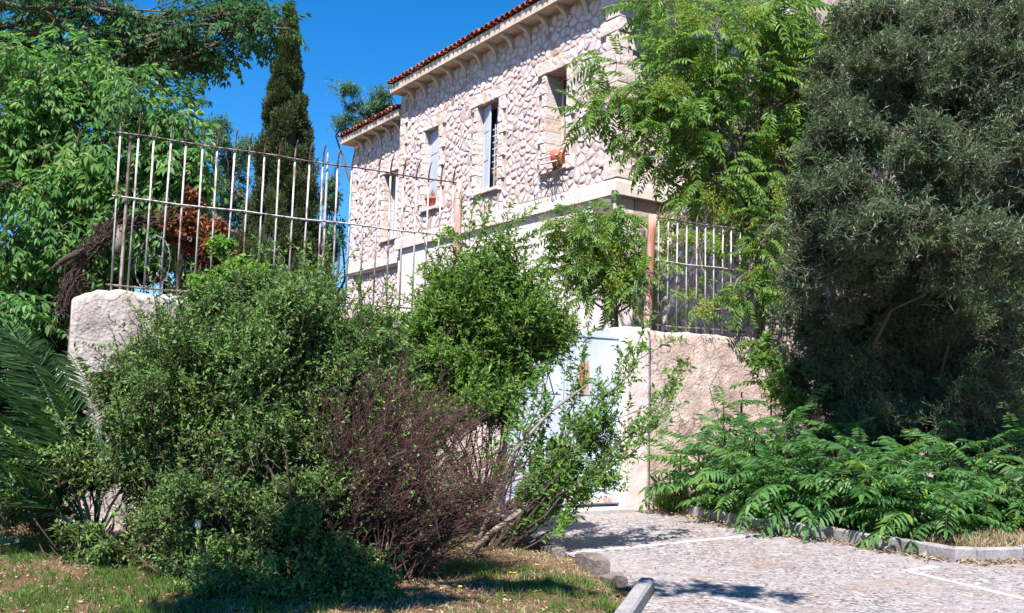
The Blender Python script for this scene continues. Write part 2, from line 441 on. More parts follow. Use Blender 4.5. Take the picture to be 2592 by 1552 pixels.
dirt = ramp(t, noi(t, .9, 7, .7, geopos(t, (1, 1.6, 1))), [(.5, (0, 0, 0)), (.72, (.7, .7, .7))])
c = mixc(t, dirt, c, (.26, .175, .12))
t.links.new(c, b.inputs['Base Color']); b.inputs['Roughness'].default_value = .75
b.inputs['Specular IOR Level'].default_value = .3
bump(t, b, ramp(t, edge, [(0, (0, 0, 0)), (.3, (1, 1, 1))]), .7, .02)
M['paving'] = mm
M['concrete'] = surf('concrete', [(0.3, (0.20, 0.185, 0.17)), (0.55, (0.31, 0.295, 0.28)), (0.75, (0.37, 0.355, 0.34))], 4.5, .9, .6, .015, fine=.5)
M['pale_concrete'] = surf('pale_concrete', [(0.3, (0.34, 0.30, 0.285)), (0.7, (0.46, 0.43, 0.42))], 3, .9, .4, .01, fine=.3)
M['rock'] = surf('rock', [(0.3, (0.11, 0.09, 0.075)), (0.7, (0.25, 0.22, 0.19))], 6, .95, .8, .03, fine=.4)
M['paper'] = surf('paper', [(0.3, (0.75, 0.76, 0.8)), (0.7, (0.82, 0.83, 0.85))], 9, .6, 0)

# ------------------------------------------------------------------ ground
g = Geo()
N = 90
xs = np.sinh(np.linspace(-5.3, 5.3, N)) * 1.6
ys = np.sinh(np.linspace(-4.6, 5.3, N)) * 1.6 + 8
X, Y_ = np.meshgrid(xs, ys)
Z = np.zeros_like(X)
idx = np.arange(N * N).reshape(N, N)
F = np.stack([idx[:-1, :-1], idx[:-1, 1:], idx[1:, 1:], idx[1:, :-1]], -1).reshape(-1, 4)
g.add(np.stack([X, Y_, Z], -1).reshape(-1, 3), F)
ground = tag(g.build('ground', M['earth']), kind='structure')

# lawn mound left of the driveway: soil a hand above the base sheet, falling to the edge stones
LAWN = [(-9, 3.5), (0.55, 5.6), (0.78, 7.0), (1.03, 8.2), (0.82, 9.2), (0.62, 9.9), (0.15, 11.15), (-0.35, 12.6), (-2.5, 12.0), (-9, 8.2)]
def inside(px_, py_, poly):
    r = False
    for i in range(len(poly)):
        (x1, y1), (x2, y2) = poly[i - 1], poly[i]
        if (y1 > py_) != (y2 > py_) and px_ < (x2 - x1) * (py_ - y1) / (y2 - y1) + x1: r = not r
    return r
def edge_dist(px_, py_, poly):
    best = 9e9
    for i in range(len(poly)):
        (x1, y1), (x2, y2) = poly[i - 1], poly[i]
        dx, dy = x2 - x1, y2 - y1
        tt = max(0, min(1, ((px_ - x1) * dx + (py_ - y1) * dy) / (dx * dx + dy * dy)))
        best = min(best, math.hypot(px_ - x1 - tt * dx, py_ - y1 - tt * dy))
    return best
def lawn_z(x, y):
    return 0.02 + min(1, edge_dist(x, y, LAWN) / .5) * .06 + .03 * noise.noise((x * 1.3, y * 1.3, 3))
g = Geo(); gx = np.arange(-8.5, 1.2, .12); gy = np.arange(3.6, 12.6, .12)
vid = {}; vv = []; ff = []
for i, x in enumerate(gx):
    for j, y in enumerate(gy):
        if inside(x, y, LAWN): vid[i, j] = len(vv); vv.append((x, y, lawn_z(x, y)))
for (i, j) in vid:
    q = [(i, j), (i + 1, j), (i + 1, j + 1), (i, j + 1)]
    if all(k in vid for k in q): ff.append([vid[k] for k in q])
g.add(vv, ff)
tag(g.build('lawn_soil', M['earth'], smooth=True), kind='structure')

# driveway paving in cast panels with pale strips between
KERB = [(2.36, 14.55), (2.89, 13.53), (3.36, 12.43), (4.04, 11.75), (4.60, 10.81), (4.84, 10.33), (5.10, 10.36), (5.72, 10.57), (7.2, 11.1), (9.5, 11.9)]
DRIVE = [(-0.30, 13.35), (0.3, 11.1), (0.78, 9.85), (1.13, 8.3), (0.9, 7.3), (0.5, 5.0), (0.3, 1.0), (9.5, 1.0)] + KERB[::-1]
g = Geo(); g.polys([(x, y, .012) for x, y in DRIVE], [list(range(len(DRIVE)))])
drive = tag(g.build('driveway', M['paving']), kind='structure')
def strip(a, b_, w, z=.018, name='paving_strip', mat='pale_concrete'):
    a = Vector(a); b_ = Vector(b_); d = (b_ - a).normalized(); n = Vector((-d.y, d.x)) * w / 2
    g = Geo(); q = [a + n, a - n, b_ - n, b_ + n]
    v = [(p.x, p.y, 0.0) for p in q] + [(p.x, p.y, z) for p in q]
    g.polys(v, [(4, 5, 6, 7), (0, 1, 5, 4), (1, 2, 6, 5), (2, 3, 7, 6), (3, 0, 4, 7)])
    return g.build(name, M[mat], drive)
strip((0.62, 10.20), (3.30, 12.19), .12)
strip((4.06, 9.63), (4.60, 8.2), .10)
strip((4.62, 8.15), (5.3, 6.3), .10)
strip((1.79, 8.08), (2.6, 6.8), .10)
strip((4.02, 9.66), (4.50, 10.02), .11, .017)

# kerb of cast blocks along the planting bed
kerb = empty('kerb'); tag(kerb, kind='structure')
def kerb_block(p, q, h=.17, w=.12, mat='concrete', parent=None, lift=0.0, name='kerb_stone'):
    p = Vector((*p, 0)); q = Vector((*q, 0)); d = (q - p); L = d.length; d.normalize(); n = Vector((-d.y, d.x, 0))
    prof = [(0, -.05), (0, h - .02), (.02, h), (w - .02, h), (w, h - .02), (w, -.05)]
    g = Geo(); vs_ = []; K = 5
    for i in range(K):
        o = p + d * (.006 + (L - .012) * i / (K - 1))
        for (a, z) in prof:
            jit = .006 * noise.noise((o.x * 5 + a * 9, o.y * 5, z * 9))
            vs_.append(o + n * (a + jit) + Vector((0, 0, z + lift + jit)))
    fs = []
    k = len(prof)
    for i in range(K - 1):
        for j in range(k - 1): fs.append((i * k + j, i * k + j + 1, (i + 1) * k + j + 1, (i + 1) * k + j))
    g.polys([tuple(v) for v in vs_], fs + [tuple(range(k))[::-1], tuple(range((K - 1) * k, K * k))])
    return g.build(name, M[mat], parent)
for i in range(len(KERB) - 1):
    a, b_ = Vector(KERB[i]), Vector(KERB[i + 1])
    nseg = max(1, round((b_ - a).length / 1.0))
    for j in range(nseg):
        p = a.lerp(b_, j / nseg); q = a.lerp(b_, (j + 1) / nseg)
        kerb_block(p, q, .165 + rnd.uniform(-.01, .01), .11, 'concrete', kerb)
# soil of the planting bed behind the kerb
BED = KERB + [(9.5, 18.3), (2.5, 15.05)]
g = Geo(); BEDI = [(x + .06, y + .08) for x, y in KERB] + [(9.5, 18.3), (2.6, 15.05)]
g.polys([(x, y, .11) for x, y in BEDI], [list(range(len(BEDI)))])
tag(g.build('planting_bed_soil', M['earth']), kind='structure')

# edging on the lawn side: one good kerb block and broken stones
tag(kerb_block((1.16, 8.30), (0.50, 5.9), .13, .13, 'concrete', None, 0, 'kerb_block'), 'grey concrete kerb block at the lawn corner by the pebble driveway', 'kerb')
def rock(name, c, r, mat, seed, parent=None, flat=1.0, amp=.35, sub=3):
    import bmesh
    bm = bmesh.new(); bmesh.ops.create_icosphere(bm, subdivisions=sub, radius=1)
    for v in bm.verts:
        d = v.co.normalized()
        n1 = noise.noise(d * 1.6 + Vector((seed, 0, 0))) * amp + noise.noise(d * 4 + Vector((0, seed, 0))) * amp * .35
        q = d * (1 + n1)
        q = Vector([max(-.8, min(.8, k)) for k in q])
        v.co = Vector((q.x * r[0], q.y * r[1], q.z * r[2]))
    me = bpy.data.meshes.new(name); bm.to_mesh(me); bm.free()
    me.materials.append(M[mat])
    o = bpy.data.objects.new(name, me); o.location = c
    return link(o, parent)
EDGE = [((.12, 11.45), (.28, 11.02), .12, 'squat grey edging stone nearest the gate, in shrub shade'),
        ((.30, 10.70), (.47, 10.52), .13, 'rounded edging stone second from the gate beside the driveway'),
        ((.50, 10.48), (.64, 10.08), .10, 'low broken edging stone at the end of the pale paving strip'),
        ((.84, 9.55), (.98, 8.95), .15, 'long shaded edging block by the middle of the driveway'),
        ((1.02, 8.82), (1.10, 8.55), .09, 'small pale edging stone next to the grey kerb block')]
for i, (p, q, hh_, lb) in enumerate(EDGE):
    o = kerb_block(q, p, hh_, .15, 'rock', None, 0, 'edging_stone')
    for v in o.data.vertices:
        n_ = noise.noise(v.co * 4.5 + Vector((i, 0, 0))); n2 = noise.noise(v.co * 11)
        v.co += Vector((n_ * .045, n_ * .03, (n_ * .05 + n2 * .025) if v.co.z > .02 else 0))
    tag(o, lb, 'stone', 'broken stones edging the lawn')

# low kerb of the path at the far left
g = Geo(); g.box(-7.5, -4.75, 0, .16, -.05, .14)
o = g.build('path_kerb', M['concrete']); o.location = (-.1, 9.55, 0); o.rotation_euler = (0, 0, R(3)); o.location = (0.0, 9.75, 0)
tag(o, 'short grey concrete kerb at the left edge beneath the palm', 'kerb')

# ------------------------------------------------------------------ garden wall, pillar and gate  (local x along the wall, y away from the street)
WROOT = Vector((0, 13.635, 0)); WANG = math.atan2(.480, .877)
WX = Vector((math.cos(WANG), math.sin(WANG), 0)); WY = Vector((-math.sin(WANG), math.cos(WANG), 0))
def WW(s, y, z): return WROOT + WX * s + WY * y + Vector((0, 0, z))

def rough_wall(name, s0, s1, y0, y1, z0, z1f, mats, amp, seed, step=.06, topamp=.04, cut=None):
    """Rendered masonry wall with an uneven face and a broken top edge."""
    nx = max(2, int((s1 - s0) / step)); nz = 46; ny = 5
    ring = [(0, k / nz) for k in range(nz + 1)] + [(k / ny, 1) for k in range(1, ny + 1)] + [(1, 1 - k / nz) for k in range(1, nz + 1)]
    V = []; K = len(ring)
    for i in range(nx + 1):
        s = s0 + (s1 - s0) * i / nx
        zt = z1f(s) + topamp * noise.noise((s * 2.3, seed, 0)) + topamp * .6 * noise.noise((s * 8, seed, 5))
        for (a, b_) in ring:
            y = y0 + (y1 - y0) * a; z = z0 + (zt - z0) * b_
            n = noise.noise((s * 1.7 + seed, y * 2, z * 1.7)) * amp + noise.noise((s * 5 + seed, y * 5, z * 5)) * amp * .7 + noise.noise((s * 13, y * 9, z * 13 + seed)) * amp * .8
            out = -1 if a < .5 else 1
            rr = .018 * max(0, (b_ - .97) / .03) * (-out)
            V.append((s + n * .3, y + out * n + rr, z + (n * .5 if b_ > .9 else 0)))
    F = []
    for i in range(nx):
        for j in range(K - 1):
            a = i * K + j; F.append((a, a + K, a + K + 1, a + 1))
    g = Geo(); g.add(V, F)
    half = K // 2
    for i, flip in ((0, False), (nx, True)):
        ids = [i * K + j for j in range(K)]
        g.f.append(np.array([ids if not flip else ids[::-1]])); g.mi.append(0)
    o = g.build(name, mats, None, smooth=True)
    o.location = WROOT; o.rotation_euler = (0, 0, WANG)
    return o
tag(rough_wall('garden_wall', -5.80, -3.6, 0, .38, -.1, lambda s: 2.80 - .12 * max(0, (-5.55 - s) * 4), M['grey_render'], .022, 3, topamp=.05),
    'weathered grey rendered garden wall end beside the palm', 'wall')
tag(rough_wall('garden_wall', -3.6, -0.50, .01, .38, -.1, lambda s: 2.80, M['rough_render'], .022, 8),
    'rough tan garden wall behind the shrubs left of the gate', 'wall')
tag(rough_wall('garden_wall', 2.47, 12.0, .03, .42, -.1, lambda s: 2.80, M['rough_render'], .02, 14),
    'rough tan garden wall to the right of the gate', 'wall')
tag(rough_wall('gate_pillar', 1.99, 2.475, -.06, .42, -.1, lambda s: 2.83, M['pillar_render'], .008, 20, topamp=.015),
    'pale plastered gate pillar to the right of the blue gate', 'pillar')
tag(rough_wall('gate_pillar', -.52, -.10, -.06, .42, -.1, lambda s: 2.83, M['pillar_render'], .008, 26, topamp=.015),
    'plastered gate pillar on the left of the gate, mostly behind leaves', 'pillar')
# gate
gate = empty('metal_gate', WROOT, WANG); tag(gate, 'pale blue sheet metal double gate with a rust stain', 'gate')
for (a, b_, z1a, z1b) in ((-.09, .94, 2.66, 2.70), (.955, 1.98, 2.70, 2.76)):
    g = Geo(); v = []
    for y in (.06, .075):
        v += [(a, y, .10), (b_, y, .10), (b_, y, z1b), (a, y, z1a)]
    g.add(v, [(0, 1, 2, 3), (7, 6, 5, 4), (0, 4, 5, 1), (1, 5, 6, 2), (2, 6, 7, 3), (3, 7, 4, 0)])
    lf = g.build('gate_leaf', M['gate_paint'], gate)
    g = Geo()
    for (x0, x1) in ((a + .002, a + .042), (b_ - .042, b_ - .002)):
        g.box(x0, x1, .035, .0585, .12, min(z1a, z1b) - .03)
    g.build('stile', M['gate_paint'], lf)
    g = Geo(); g.box(a + .044, b_ - .044, .045, .0585, z1a - .07, z1a - .028); g.build('top_rail', M['gate_paint'], lf)
    g = Geo(); g.box(a + .044, b_ - .044, .045, .0585, .12, .20); g.build('kick_plate', M['gate_edge'], lf)
    for z in (.55, 2.2):
        g = Geo(); tubes(g, [[(b_ - .03 if a > 0 else a + .03, .03, z - .06), (b_ - .03 if a > 0 else a + .03, .03, z + .06)]], [[.016, .016]], 8)
        g.build('hinge', M['gate_edge'], lf)
for z in (.75, 1.75):
    g = Geo(); g.box(-.085, .935, .050, .0585, z, z + .035); g.build('cross_brace', M['gate_paint'], gate)
    g = Geo(); g.box(.96, 1.935, .050, .0585, z, z + .035); g.build('cross_brace', M['gate_paint'], gate)
g = Geo(); g.box(.87, 1.06, .018, .034, 1.36, 1.40); g.build('bolt', M['fence_dark'], gate)
g = Geo(); tubes(g, [[(.93, .02, 1.15), (.93, -.03, 1.15), (.93, -.03, 1.3), (.93, .02, 1.3)]], [[.012] * 4], 6); g.build('handle', M['fence_dark'], gate)
g = Geo(); g.box(-.1, 2.0, -.35, .45, -.02, .06)
o = g.build('threshold', M['pale_concrete']); o.location = WROOT; o.rotation_euler = (0, 0, WANG); tag(o, kind='structure')

# ------------------------------------------------------------------ fences on the wall
fbar_paint = [M['fence_paint'], M['fence_dark']]
def hook_bar(s, z0, zt, lean=0.0, r=.011, bend=.16, y=.16, dz=.26):
    pts = [(s, y, z0), (s + lean * .5, y, (z0 + zt) / 2), (s + lean, y, zt)]
    for k in range(1, 7):
        a = k / 6 * R(68)
        pts.append((s + lean, y - bend * (1 - math.cos(a)) * 1.3, zt + dz * math.sin(a)))
    P = np.array(pts); P[:, 0] += .004 * np.sin(P[:, 2] * 5 + s * 7)
    rr = np.array([r] * 3 + list(np.linspace(r, r * .55, 6)))
    return P, rr
def fence(s0, s1, step, label, hooks_to, top, mid, base, posts, seed):
    root = empty('iron_fence', WROOT, WANG); tag(root, label, 'fence')
    rr = random.Random(seed)
    s = s0
    while s <= s1:
        P, q = hook_bar(s, base - .06, top + rr.uniform(-.01, .01), rr.uniform(-.012, .014), .0125, .15 + rr.uniform(-.03, .05), dz=hooks_to - top + rr.uniform(-.02, .02))
        g = Geo()
        tubes(g, P[:3], q[:3], 6, mat=0); tubes(g, P[2:], q[2:], 6, mat=1)
        g.build('bar', fbar_paint, root, smooth=True)
        s += step + rr.uniform(-.012, .012)
    for i, z in enumerate((top, mid, base)):
        g = Geo(); n = 12
        P = np.array([(s0 - .06 + (s1 - s0 + .12) * k / n, .145 - (.004 * (i == 0)), z + .008 * math.sin(k * 1.7 + i)) for k in range(n + 1)])
        tubes(g, P, np.full(n + 1, .012), 4, mat=0)
        g.build('rail', [M['fence_paint'] if i == 1 else M['fence_dark']], root)
    return root
f1 = fence(-5.40, -0.86, .196, 'rusty iron fence with curved spike tops on the left garden wall', 4.99, 4.74, 3.95, 2.87, None, 4)
g = Geo(); tubes(g, [[(-5.29, .19, 2.75), (-5.29, .19, 4.73)]], [[.022, .020]], 6); g.build('post', M['fence_dark'], f1)
g = Geo(); tubes(g, [[(-2.80, .19, 2.75), (-2.80, .19, 4.9)]], [[.018, .016]], 6); g.build('post', M['fence_paint'], f1)
f2 = fence(2.78, 6.6, .196, 'grey iron fence with bent tops on the right garden wall', 4.92, 4.66, 3.95, 2.90, None, 9)
def rust_post(s, z0, z1, lean, r, label):
    g = Geo(); K = 9
    P = np.array([(s + lean * k / (K - 1), .16, z0 + (z1 - z0) * k / (K - 1)) for k in range(K)])
    rr = np.array([r * (1 + .08 * noise.noise((k * .9, s, 0))) for k in range(K)])
    tubes(g, P, rr, 10)
    o = g.build('gate_post', M['rust_post'], None, smooth=True); o.location = WROOT; o.rotation_euler = (0, 0, WANG)
    return tag(o, label, 'post', 'rusted posts at the gate')
rust_post(-.84, 2.75, 4.76, .0, .055, 'rust streaked iron post at the end of the left fence')
rust_post(2.56, 2.75, 4.70, .09, .065, 'rust red leaning post at the start of the right fence')

# coils of razor wire
def razor(name, c, r, turns, pitch, axis, label, seed, tilt=0.0):
    g = Geo(); n = int(turns * 40)
    rr = random.Random(seed)
    ax = Vector(axis).normalized(); u = ax.cross(Vector((0, 0, 1))).normalized(); v = ax.cross(u)
    pts = []
    for i in range(n + 1):
        a = i / 40 * 2 * math.pi; rad = r * (1 + .10 * math.sin(a * .37 + seed))
        pts.append(Vector(c) + u * math.cos(a) * rad + v * math.sin(a) * rad * .95 + ax * (pitch * i / 40))
    P = np.array([tuple(p) for p in pts])
    tubes(g, P, np.full(n + 1, .0045), 4)
    P2 = P[::2]; T = norm(np.gradient(P2, axis=0)); S = norm(np.cross(T, rdir(len(P2))))
    for sg in (1, -1):
        leaves(g, P2, S * sg + T * .5, rdir(len(P2)), .032, .018, .5)
        leaves(g, P2, S * sg - T * .5, rdir(len(P2)), .032, .018, .5)
    return tag(g.build(name, M['wire']), label, 'razor wire')
razor('razor_wire', tuple(WW(-5.05, .12, 3.22)), .34, 1.7, .16, WX + WY * .4, 'coil of razor wire tangled behind the left fence by the dead leaves', 2)
razor('razor_wire', tuple(WW(2.72, .06, 3.42)), .36, 2.6, .10, WY * 1.0 - WX * .25, 'coil of razor wire looped round the red post by the right fence', 5)

# ------------------------------------------------------------------ house  (local x = distance left of the near corner, y outward, z up)
HC = Vector((2.143, 19.4, 0)); HANG = math.atan2(.8263, -.5632)
HX = Vector((math.cos(HANG), math.sin(HANG), 0)); HY = Vector((-math.sin(HANG), math.cos(HANG), 0))
def HW(s, y, z): return HC + HX * s + HY * y + Vector((0, 0, z))
house = empty('stone_house', HC, HANG)
tag(house, 'two storey rubble stone house with red tiled eaves and pale quoins', 'house')

WIN = [dict(s0=7.60, s1=8.42, z0=6.98, z1=9.28), dict(s0=4.57, s1=5.58, z0=6.98, z1=9.30), dict(s0=1.76, s1=2.55, z0=6.98, z1=9.33)]
WIN0 = dict(s0=10.12, s1=11.42, z0=6.52, z1=8.62)
TH = .5
def wall_with_holes(g, s0, s1, z0, z1, yo, holes, th=TH):
    """Front wall slab between s0..s1 made of piers and spandrels round the openings."""
    xs_ = sorted({s0, s1, *[h['s0'] for h in holes], *[h['s1'] for h in holes]})
    for a, b_ in zip(xs_[:-1], xs_[1:]):
        hh = [h for h in holes if h['s0'] <= a + 1e-6 and h['s1'] >= b_ - 1e-6]
        if not hh: g.box(a, b_, yo - th, yo, z0, z1)
        else:
            g.box(a, b_, yo - th, yo, z0, hh[0]['z0']); g.box(a, b_, yo - th, yo, hh[0]['z1'], z1)
MAIN_L, ANX_L, BACK, S2 = 9.92, 13.75, -1.28, -3.6
ANX_Y = -.25
g = Geo()
wall_with_holes(g, 0, MAIN_L, 6.0, 10.9, 0, WIN)
g.box(-.001, 0.5, BACK, -TH, 0, 10.9)
g.box(S2, 0.5, BACK - TH, BACK - .001, 0, 10.9)
g.box(S2, S2 + .5, BACK - 7, BACK - TH, 0, 10.9)
g.box(MAIN_L - .5, MAIN_L, -8, -TH, 0, 10.9)
g.box(S2 + .5, MAIN_L - .5, -8, -7.6, 0, 10.9)
wall = g.build('wall', M['mortar'], house)
g = Geo(); wall_with_holes(g, MAIN_L + .001, ANX_L, 0, 10.22, ANX_Y, [WIN0])
g.box(ANX_L - .5, ANX_L, -7, ANX_Y - TH, 0, 10.22); g.box(MAIN_L + .001, ANX_L - .5, -7, -6.6, 0, 10.22)
wall2 = g.build('wall', M['mortar'], house); wall2['label'] = 'lower side wing wall of rubble stone'
g = Geo(); g.box(0.0, 9.62, -TH + .02, .03, 0, 6.0); g.box(9.621, MAIN_L, -TH, -.03, 0, 6.0)
base_wall = g.build('plastered_base', M['plaster'], house)
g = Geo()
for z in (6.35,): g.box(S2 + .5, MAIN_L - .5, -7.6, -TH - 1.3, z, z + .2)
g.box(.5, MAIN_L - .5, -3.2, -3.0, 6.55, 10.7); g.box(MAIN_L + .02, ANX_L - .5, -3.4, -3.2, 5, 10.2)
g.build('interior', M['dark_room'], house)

# rubble stones
def clip(poly, nx, nz, c):
    out = []
    for i in range(len(poly)):
        p, q = poly[i - 1], poly[i]
        dp = p[0] * nx + p[1] * nz - c; dq = q[0] * nx + q[1] * nz - c
        if (dp <= 0) != (dq <= 0):
            tt = dp / (dp - dq); out.append((p[0] + (q[0] - p[0]) * tt, p[1] + (q[1] - p[1]) * tt))
        if dq <= 0: out.append(q)
    return out
def stones(rect, holes, w, h, seed, gap=.014):
    """Irregular stone outlines that fill rect around the holes."""
    rr = random.Random(seed); s0, s1, z0, z1 = rect
    pts = []; nx = int((s1 - s0) / w); nz = int((z1 - z0) / h)
    for i in range(nx):
        for j in range(nz):
            if rr.random() < .22: continue
            x = s0 + (i + .5 + rr.uniform(-.47, .47)) * (s1 - s0) / nx; z = z0 + (j + .5 + (.5 if i % 2 else 0) * .8 - .2 + rr.uniform(-.42, .42)) * (z1 - z0) / nz
            if z > z1 - .02 or any(a - .02 < x < b_ + .02 and c - .02 < z < d + .02 for a, b_, c, d in holes): continue
            pts.append((x, z))
    out = []
    for (x, z) in pts:
        poly = [(s0, z0), (s1, z0), (s1, z1), (s0, z1)]
        poly = [(max(x - .5, s0), max(z - .5, z0)), (min(x + .5, s1), max(z - .5, z0)), (min(x + .5, s1), min(z + .5, z1)), (max(x - .5, s0), min(z + .5, z1))]
        for (a, b_) in pts:
            dx, dz = a - x, b_ - z; d2 = dx * dx + dz * dz
            if 0 < d2 < .9:
                d = math.sqrt(d2); poly = clip(poly, dx / d, dz / d, (dx * (x + a) / 2 + dz * (z + b_) / 2) / d - gap * rr.uniform(.2, 1.9))
        for a, b_, c, d in holes:
            if x < a: poly = clip(poly, 1, 0, a - .012) if (c - .6 < z < d + .6) and (c < z < d) else poly
            elif x > b_: poly = clip(poly, -1, 0, -(b_ + .012)) if c < z < d else poly
            if a < x < b_:
                poly = clip(poly, 0, 1, c - .012) if z < c else clip(poly, 0, -1, -(d + .012))
        if len(poly) < 3: continue
        A = sum(poly[i - 1][0] * poly[i][1] - poly[i][0] * poly[i - 1][1] for i in range(len(poly))) / 2
        if abs(A) < .004: continue
        if A < 0: poly = poly[::-1]
        # drop short edges then cut the corners
        P = [p for i, p in enumerate(poly) if math.dist(p, poly[i - 1]) > .03]
        if len(P) < 3: continue
        Q = []
        for i in range(len(P)):
            p, q = P[i - 1], P[i]; k = rr.uniform(.16, .29)
            Q += [(p[0] + (q[0] - p[0]) * k, p[1] + (q[1] - p[1]) * k), (p[0] + (q[0] - p[0]) * (1 - k), p[1] + (q[1] - p[1]) * (1 - k))]
        ccx = sum(p[0] for p in Q) / len(Q); ccz = sum(p[1] for p in Q) / len(Q)
        kx, kz, sh = rr.uniform(.84, 1.0), rr.uniform(.84, 1.0), rr.uniform(-.12, .12)
        Q = [(ccx + (p[0] - ccx) * kx + (p[1] - ccz) * sh * .5, ccz + (p[1] - ccz) * kz) for p in Q]
        out.append(Q[:18])
    return out
def stone_geo(Q, y0, place, seed):
    """One stone: side ring, bevel ring and an uneven face."""
    rr = random.Random(seed)
    cx = sum(p[0] for p in Q) / len(Q); cz = sum(p[1] for p in Q) / len(Q); n = len(Q)
    d = rr.uniform(.008, .030); tx, tz = rr.uniform(-.07, .07), rr.uniform(-.07, .07)
    V = []
    for k, yy in ((1.04, -.012), (.95, d * .6), (.78, d)):
        for (x, z) in Q:
            X_, Z_ = cx + (x - cx) * k, cz + (z - cz) * k
            yv = yy + ((X_ - cx) * tx + (Z_ - cz) * tz if yy > 0 else 0)
            V.append(place(X_, y0 + yv, Z_))
    V.append(place(cx + rr.uniform(-.02, .02), y0 + d * rr.uniform(1.0, 1.25), cz + rr.uniform(-.02, .02)))
    F4 = []; F3 = []
    for r_ in range(2):
        for i in range(n):
            j = (i + 1) % n; F4.append((r_ * n + i, r_ * n + j, (r_ + 1) * n + j, (r_ + 1) * n + i))
    for i in range(n): F3.append((2 * n + i, 2 * n + (i + 1) % n, 3 * n))
    tint = min(1, max(0, rr.gauss(.52, .22)))
    g = Geo(); g.add(V, np.array(F4)[:, ::-1], tint)
    g.f.append(np.array(F3)[:, ::-1]); g.mi.append(0)
    return g
SUR = .34
def surround(w): return (w['s0'] - SUR, w['s1'] + SUR, w['z0'] - .12, w['z1'] + .36)
front = lambda x, y, z: (x, y, z)
ret = lambda x, y, z: (-y, x, z)      # return wall: x runs from the corner inward (negative y)
sets = [((.34, MAIN_L - .38, 6.36, 10.70), [surround(w) for w in WIN], 0, front, wall, 1),
        ((MAIN_L + .05, ANX_L - .3, 5.9, 10.06), [surround(WIN0)], ANX_Y, front, wall2, 2),
        ((9.95, ANX_L - .3, 2.6, 5.55), [], ANX_Y, front, wall2, 3),
        ((BACK + .02, -.38, 6.36, 10.70), [], 0, ret, wall, 4),
        ((S2 + .05, -.05, 6.36, 10.70), [], BACK, front, wall, 5),
        ((S2 + .05, -.05, 3.0, 5.9), [], BACK, front, wall, 6)]
rest = {wall: Geo(), wall2: Geo()}
count = 0
allst = []
for rect, holes, y0, place, par, seed in sets:
    for k, Q in enumerate(stones(rect, holes, .19, .172, seed)):
        cx = sum(p[0] for p in Q) / len(Q)
        vis = cx if place is front and par is wall and y0 == 0 else (99 if par is wall else cx)
        if seed == 4: vis = .2
        allst.append((vis, Q, y0, place, par, seed * 10000 + k))
allst.sort(key=lambda q: q[0])
for vis, Q, y0, place, par, sd_ in allst:
    g = stone_geo(Q, y0, place, sd_)
    if count < 290 and vis < 90:
        g.build('stone', M['rubble'], par); count += 1
    else: rest[par].merge(g)
for par, g in rest.items():
    o = g.build('rubble_stones', M['rubble'], par); o['kind'] = 'stuff'

# dressed blocks: quoins, jambs, lintels
def block(name, x0, x1, y0, y1, z0, z1, mat, parent, seed, rough=.02, nseg=3):
    """Roughly dressed block with a worn, uneven front face."""
    rr = random.Random(seed); g = Geo(); V = []; b = .012
    for iy, yy in enumerate((y0, y1 - b, y1)):
        ins = b * 1.1 if iy == 2 else 0
        for i in range(nseg + 1):
            for j in range(nseg + 1):
                if iy < 2 and 0 < i < nseg and 0 < j < nseg:
                    V.append(None); continue
                x = x0 + ins + (x1 - x0 - 2 * ins) * i / nseg; z = z0 + ins + (z1 - z0 - 2 * ins) * j / nseg
                o_ = rr.uniform(-rough, rough) if iy == 2 else 0
                V.append((x + rr.uniform(-.006, .006) * (iy > 0), yy + o_, z + rr.uniform(-.008, .008) * (iy > 0)))
    n = nseg + 1; ix = lambda k, i, j: k * n * n + i * n + j
    V = [v if v else (x0, y0, z0) for v in V]; F = []
    for i in range(nseg):
        for j in range(nseg): F.append((ix(2, i, j), ix(2, i, j + 1), ix(2, i + 1, j + 1), ix(2, i + 1, j)))
    per = [(i, 0) for i in range(nseg)] + [(nseg, j) for j in range(nseg)] + [(i, nseg) for i in range(nseg, 0, -1)] + [(0, j) for j in range(nseg, 0, -1)]
    for k in range(2):
        for q in range(len(per)):
            a, c = per[q], per[(q + 1) % len(per)]
            F.append((ix(k, *c), ix(k, *a), ix(k + 1, *a), ix(k + 1, *c)))
    g.add(V, F, rr.random())
    return g.build(name, M[mat], parent)
# window surrounds
def window_blocks(w, y0, seed):
    rr = random.Random(seed)
    for side in (0, 1):
        z = w['z0'] - .10; k = rr.randint(0, 1)
        while z < w['z1'] - .04:
            h = min(rr.uniform(.24, .33), w['z1'] - z)
            if w['z1'] - z - h < .1: h = w['z1'] - z
            wd = (SUR - .03 if k % 2 else .19) + rr.uniform(-.03, .02)
            if side: a, c = w['s1'] - .004, w['s1'] + wd
            else: a, c = w['s0'] - wd, w['s0'] + .004
            block('jamb_block', a, c, y0 - .48, y0 + rr.uniform(.045, .065), z + .008, z + h - .008, 'ashlar', house, seed * 77 + int(z * 100) + side, .014)
            z += h; k += 1
    a = w['s0'] - SUR; L = w['s1'] - w['s0'] + 2 * SUR; cuts = [0, .36, .62, 1]
    for i in range(3):
        block('lintel_block', a + L * cuts[i] + .004, a + L * cuts[i + 1] - .004, y0 - .48, y0 + .055 + .008 * i, w['z1'] + .002, w['z1'] + .33, 'ashlar', house, seed * 31 + i, .012)
    g = Geo(); g.box(w['s0'] - .06, w['s1'] + .06, y0 - .46, y0 + .10, w['z0'] - .06, w['z0'] + .012)
    g.build('sill', M['smooth_stone'], house)
for i, w in enumerate(WIN): window_blocks(w, 0, 5 + i)
window_blocks(WIN0, ANX_Y, 12)
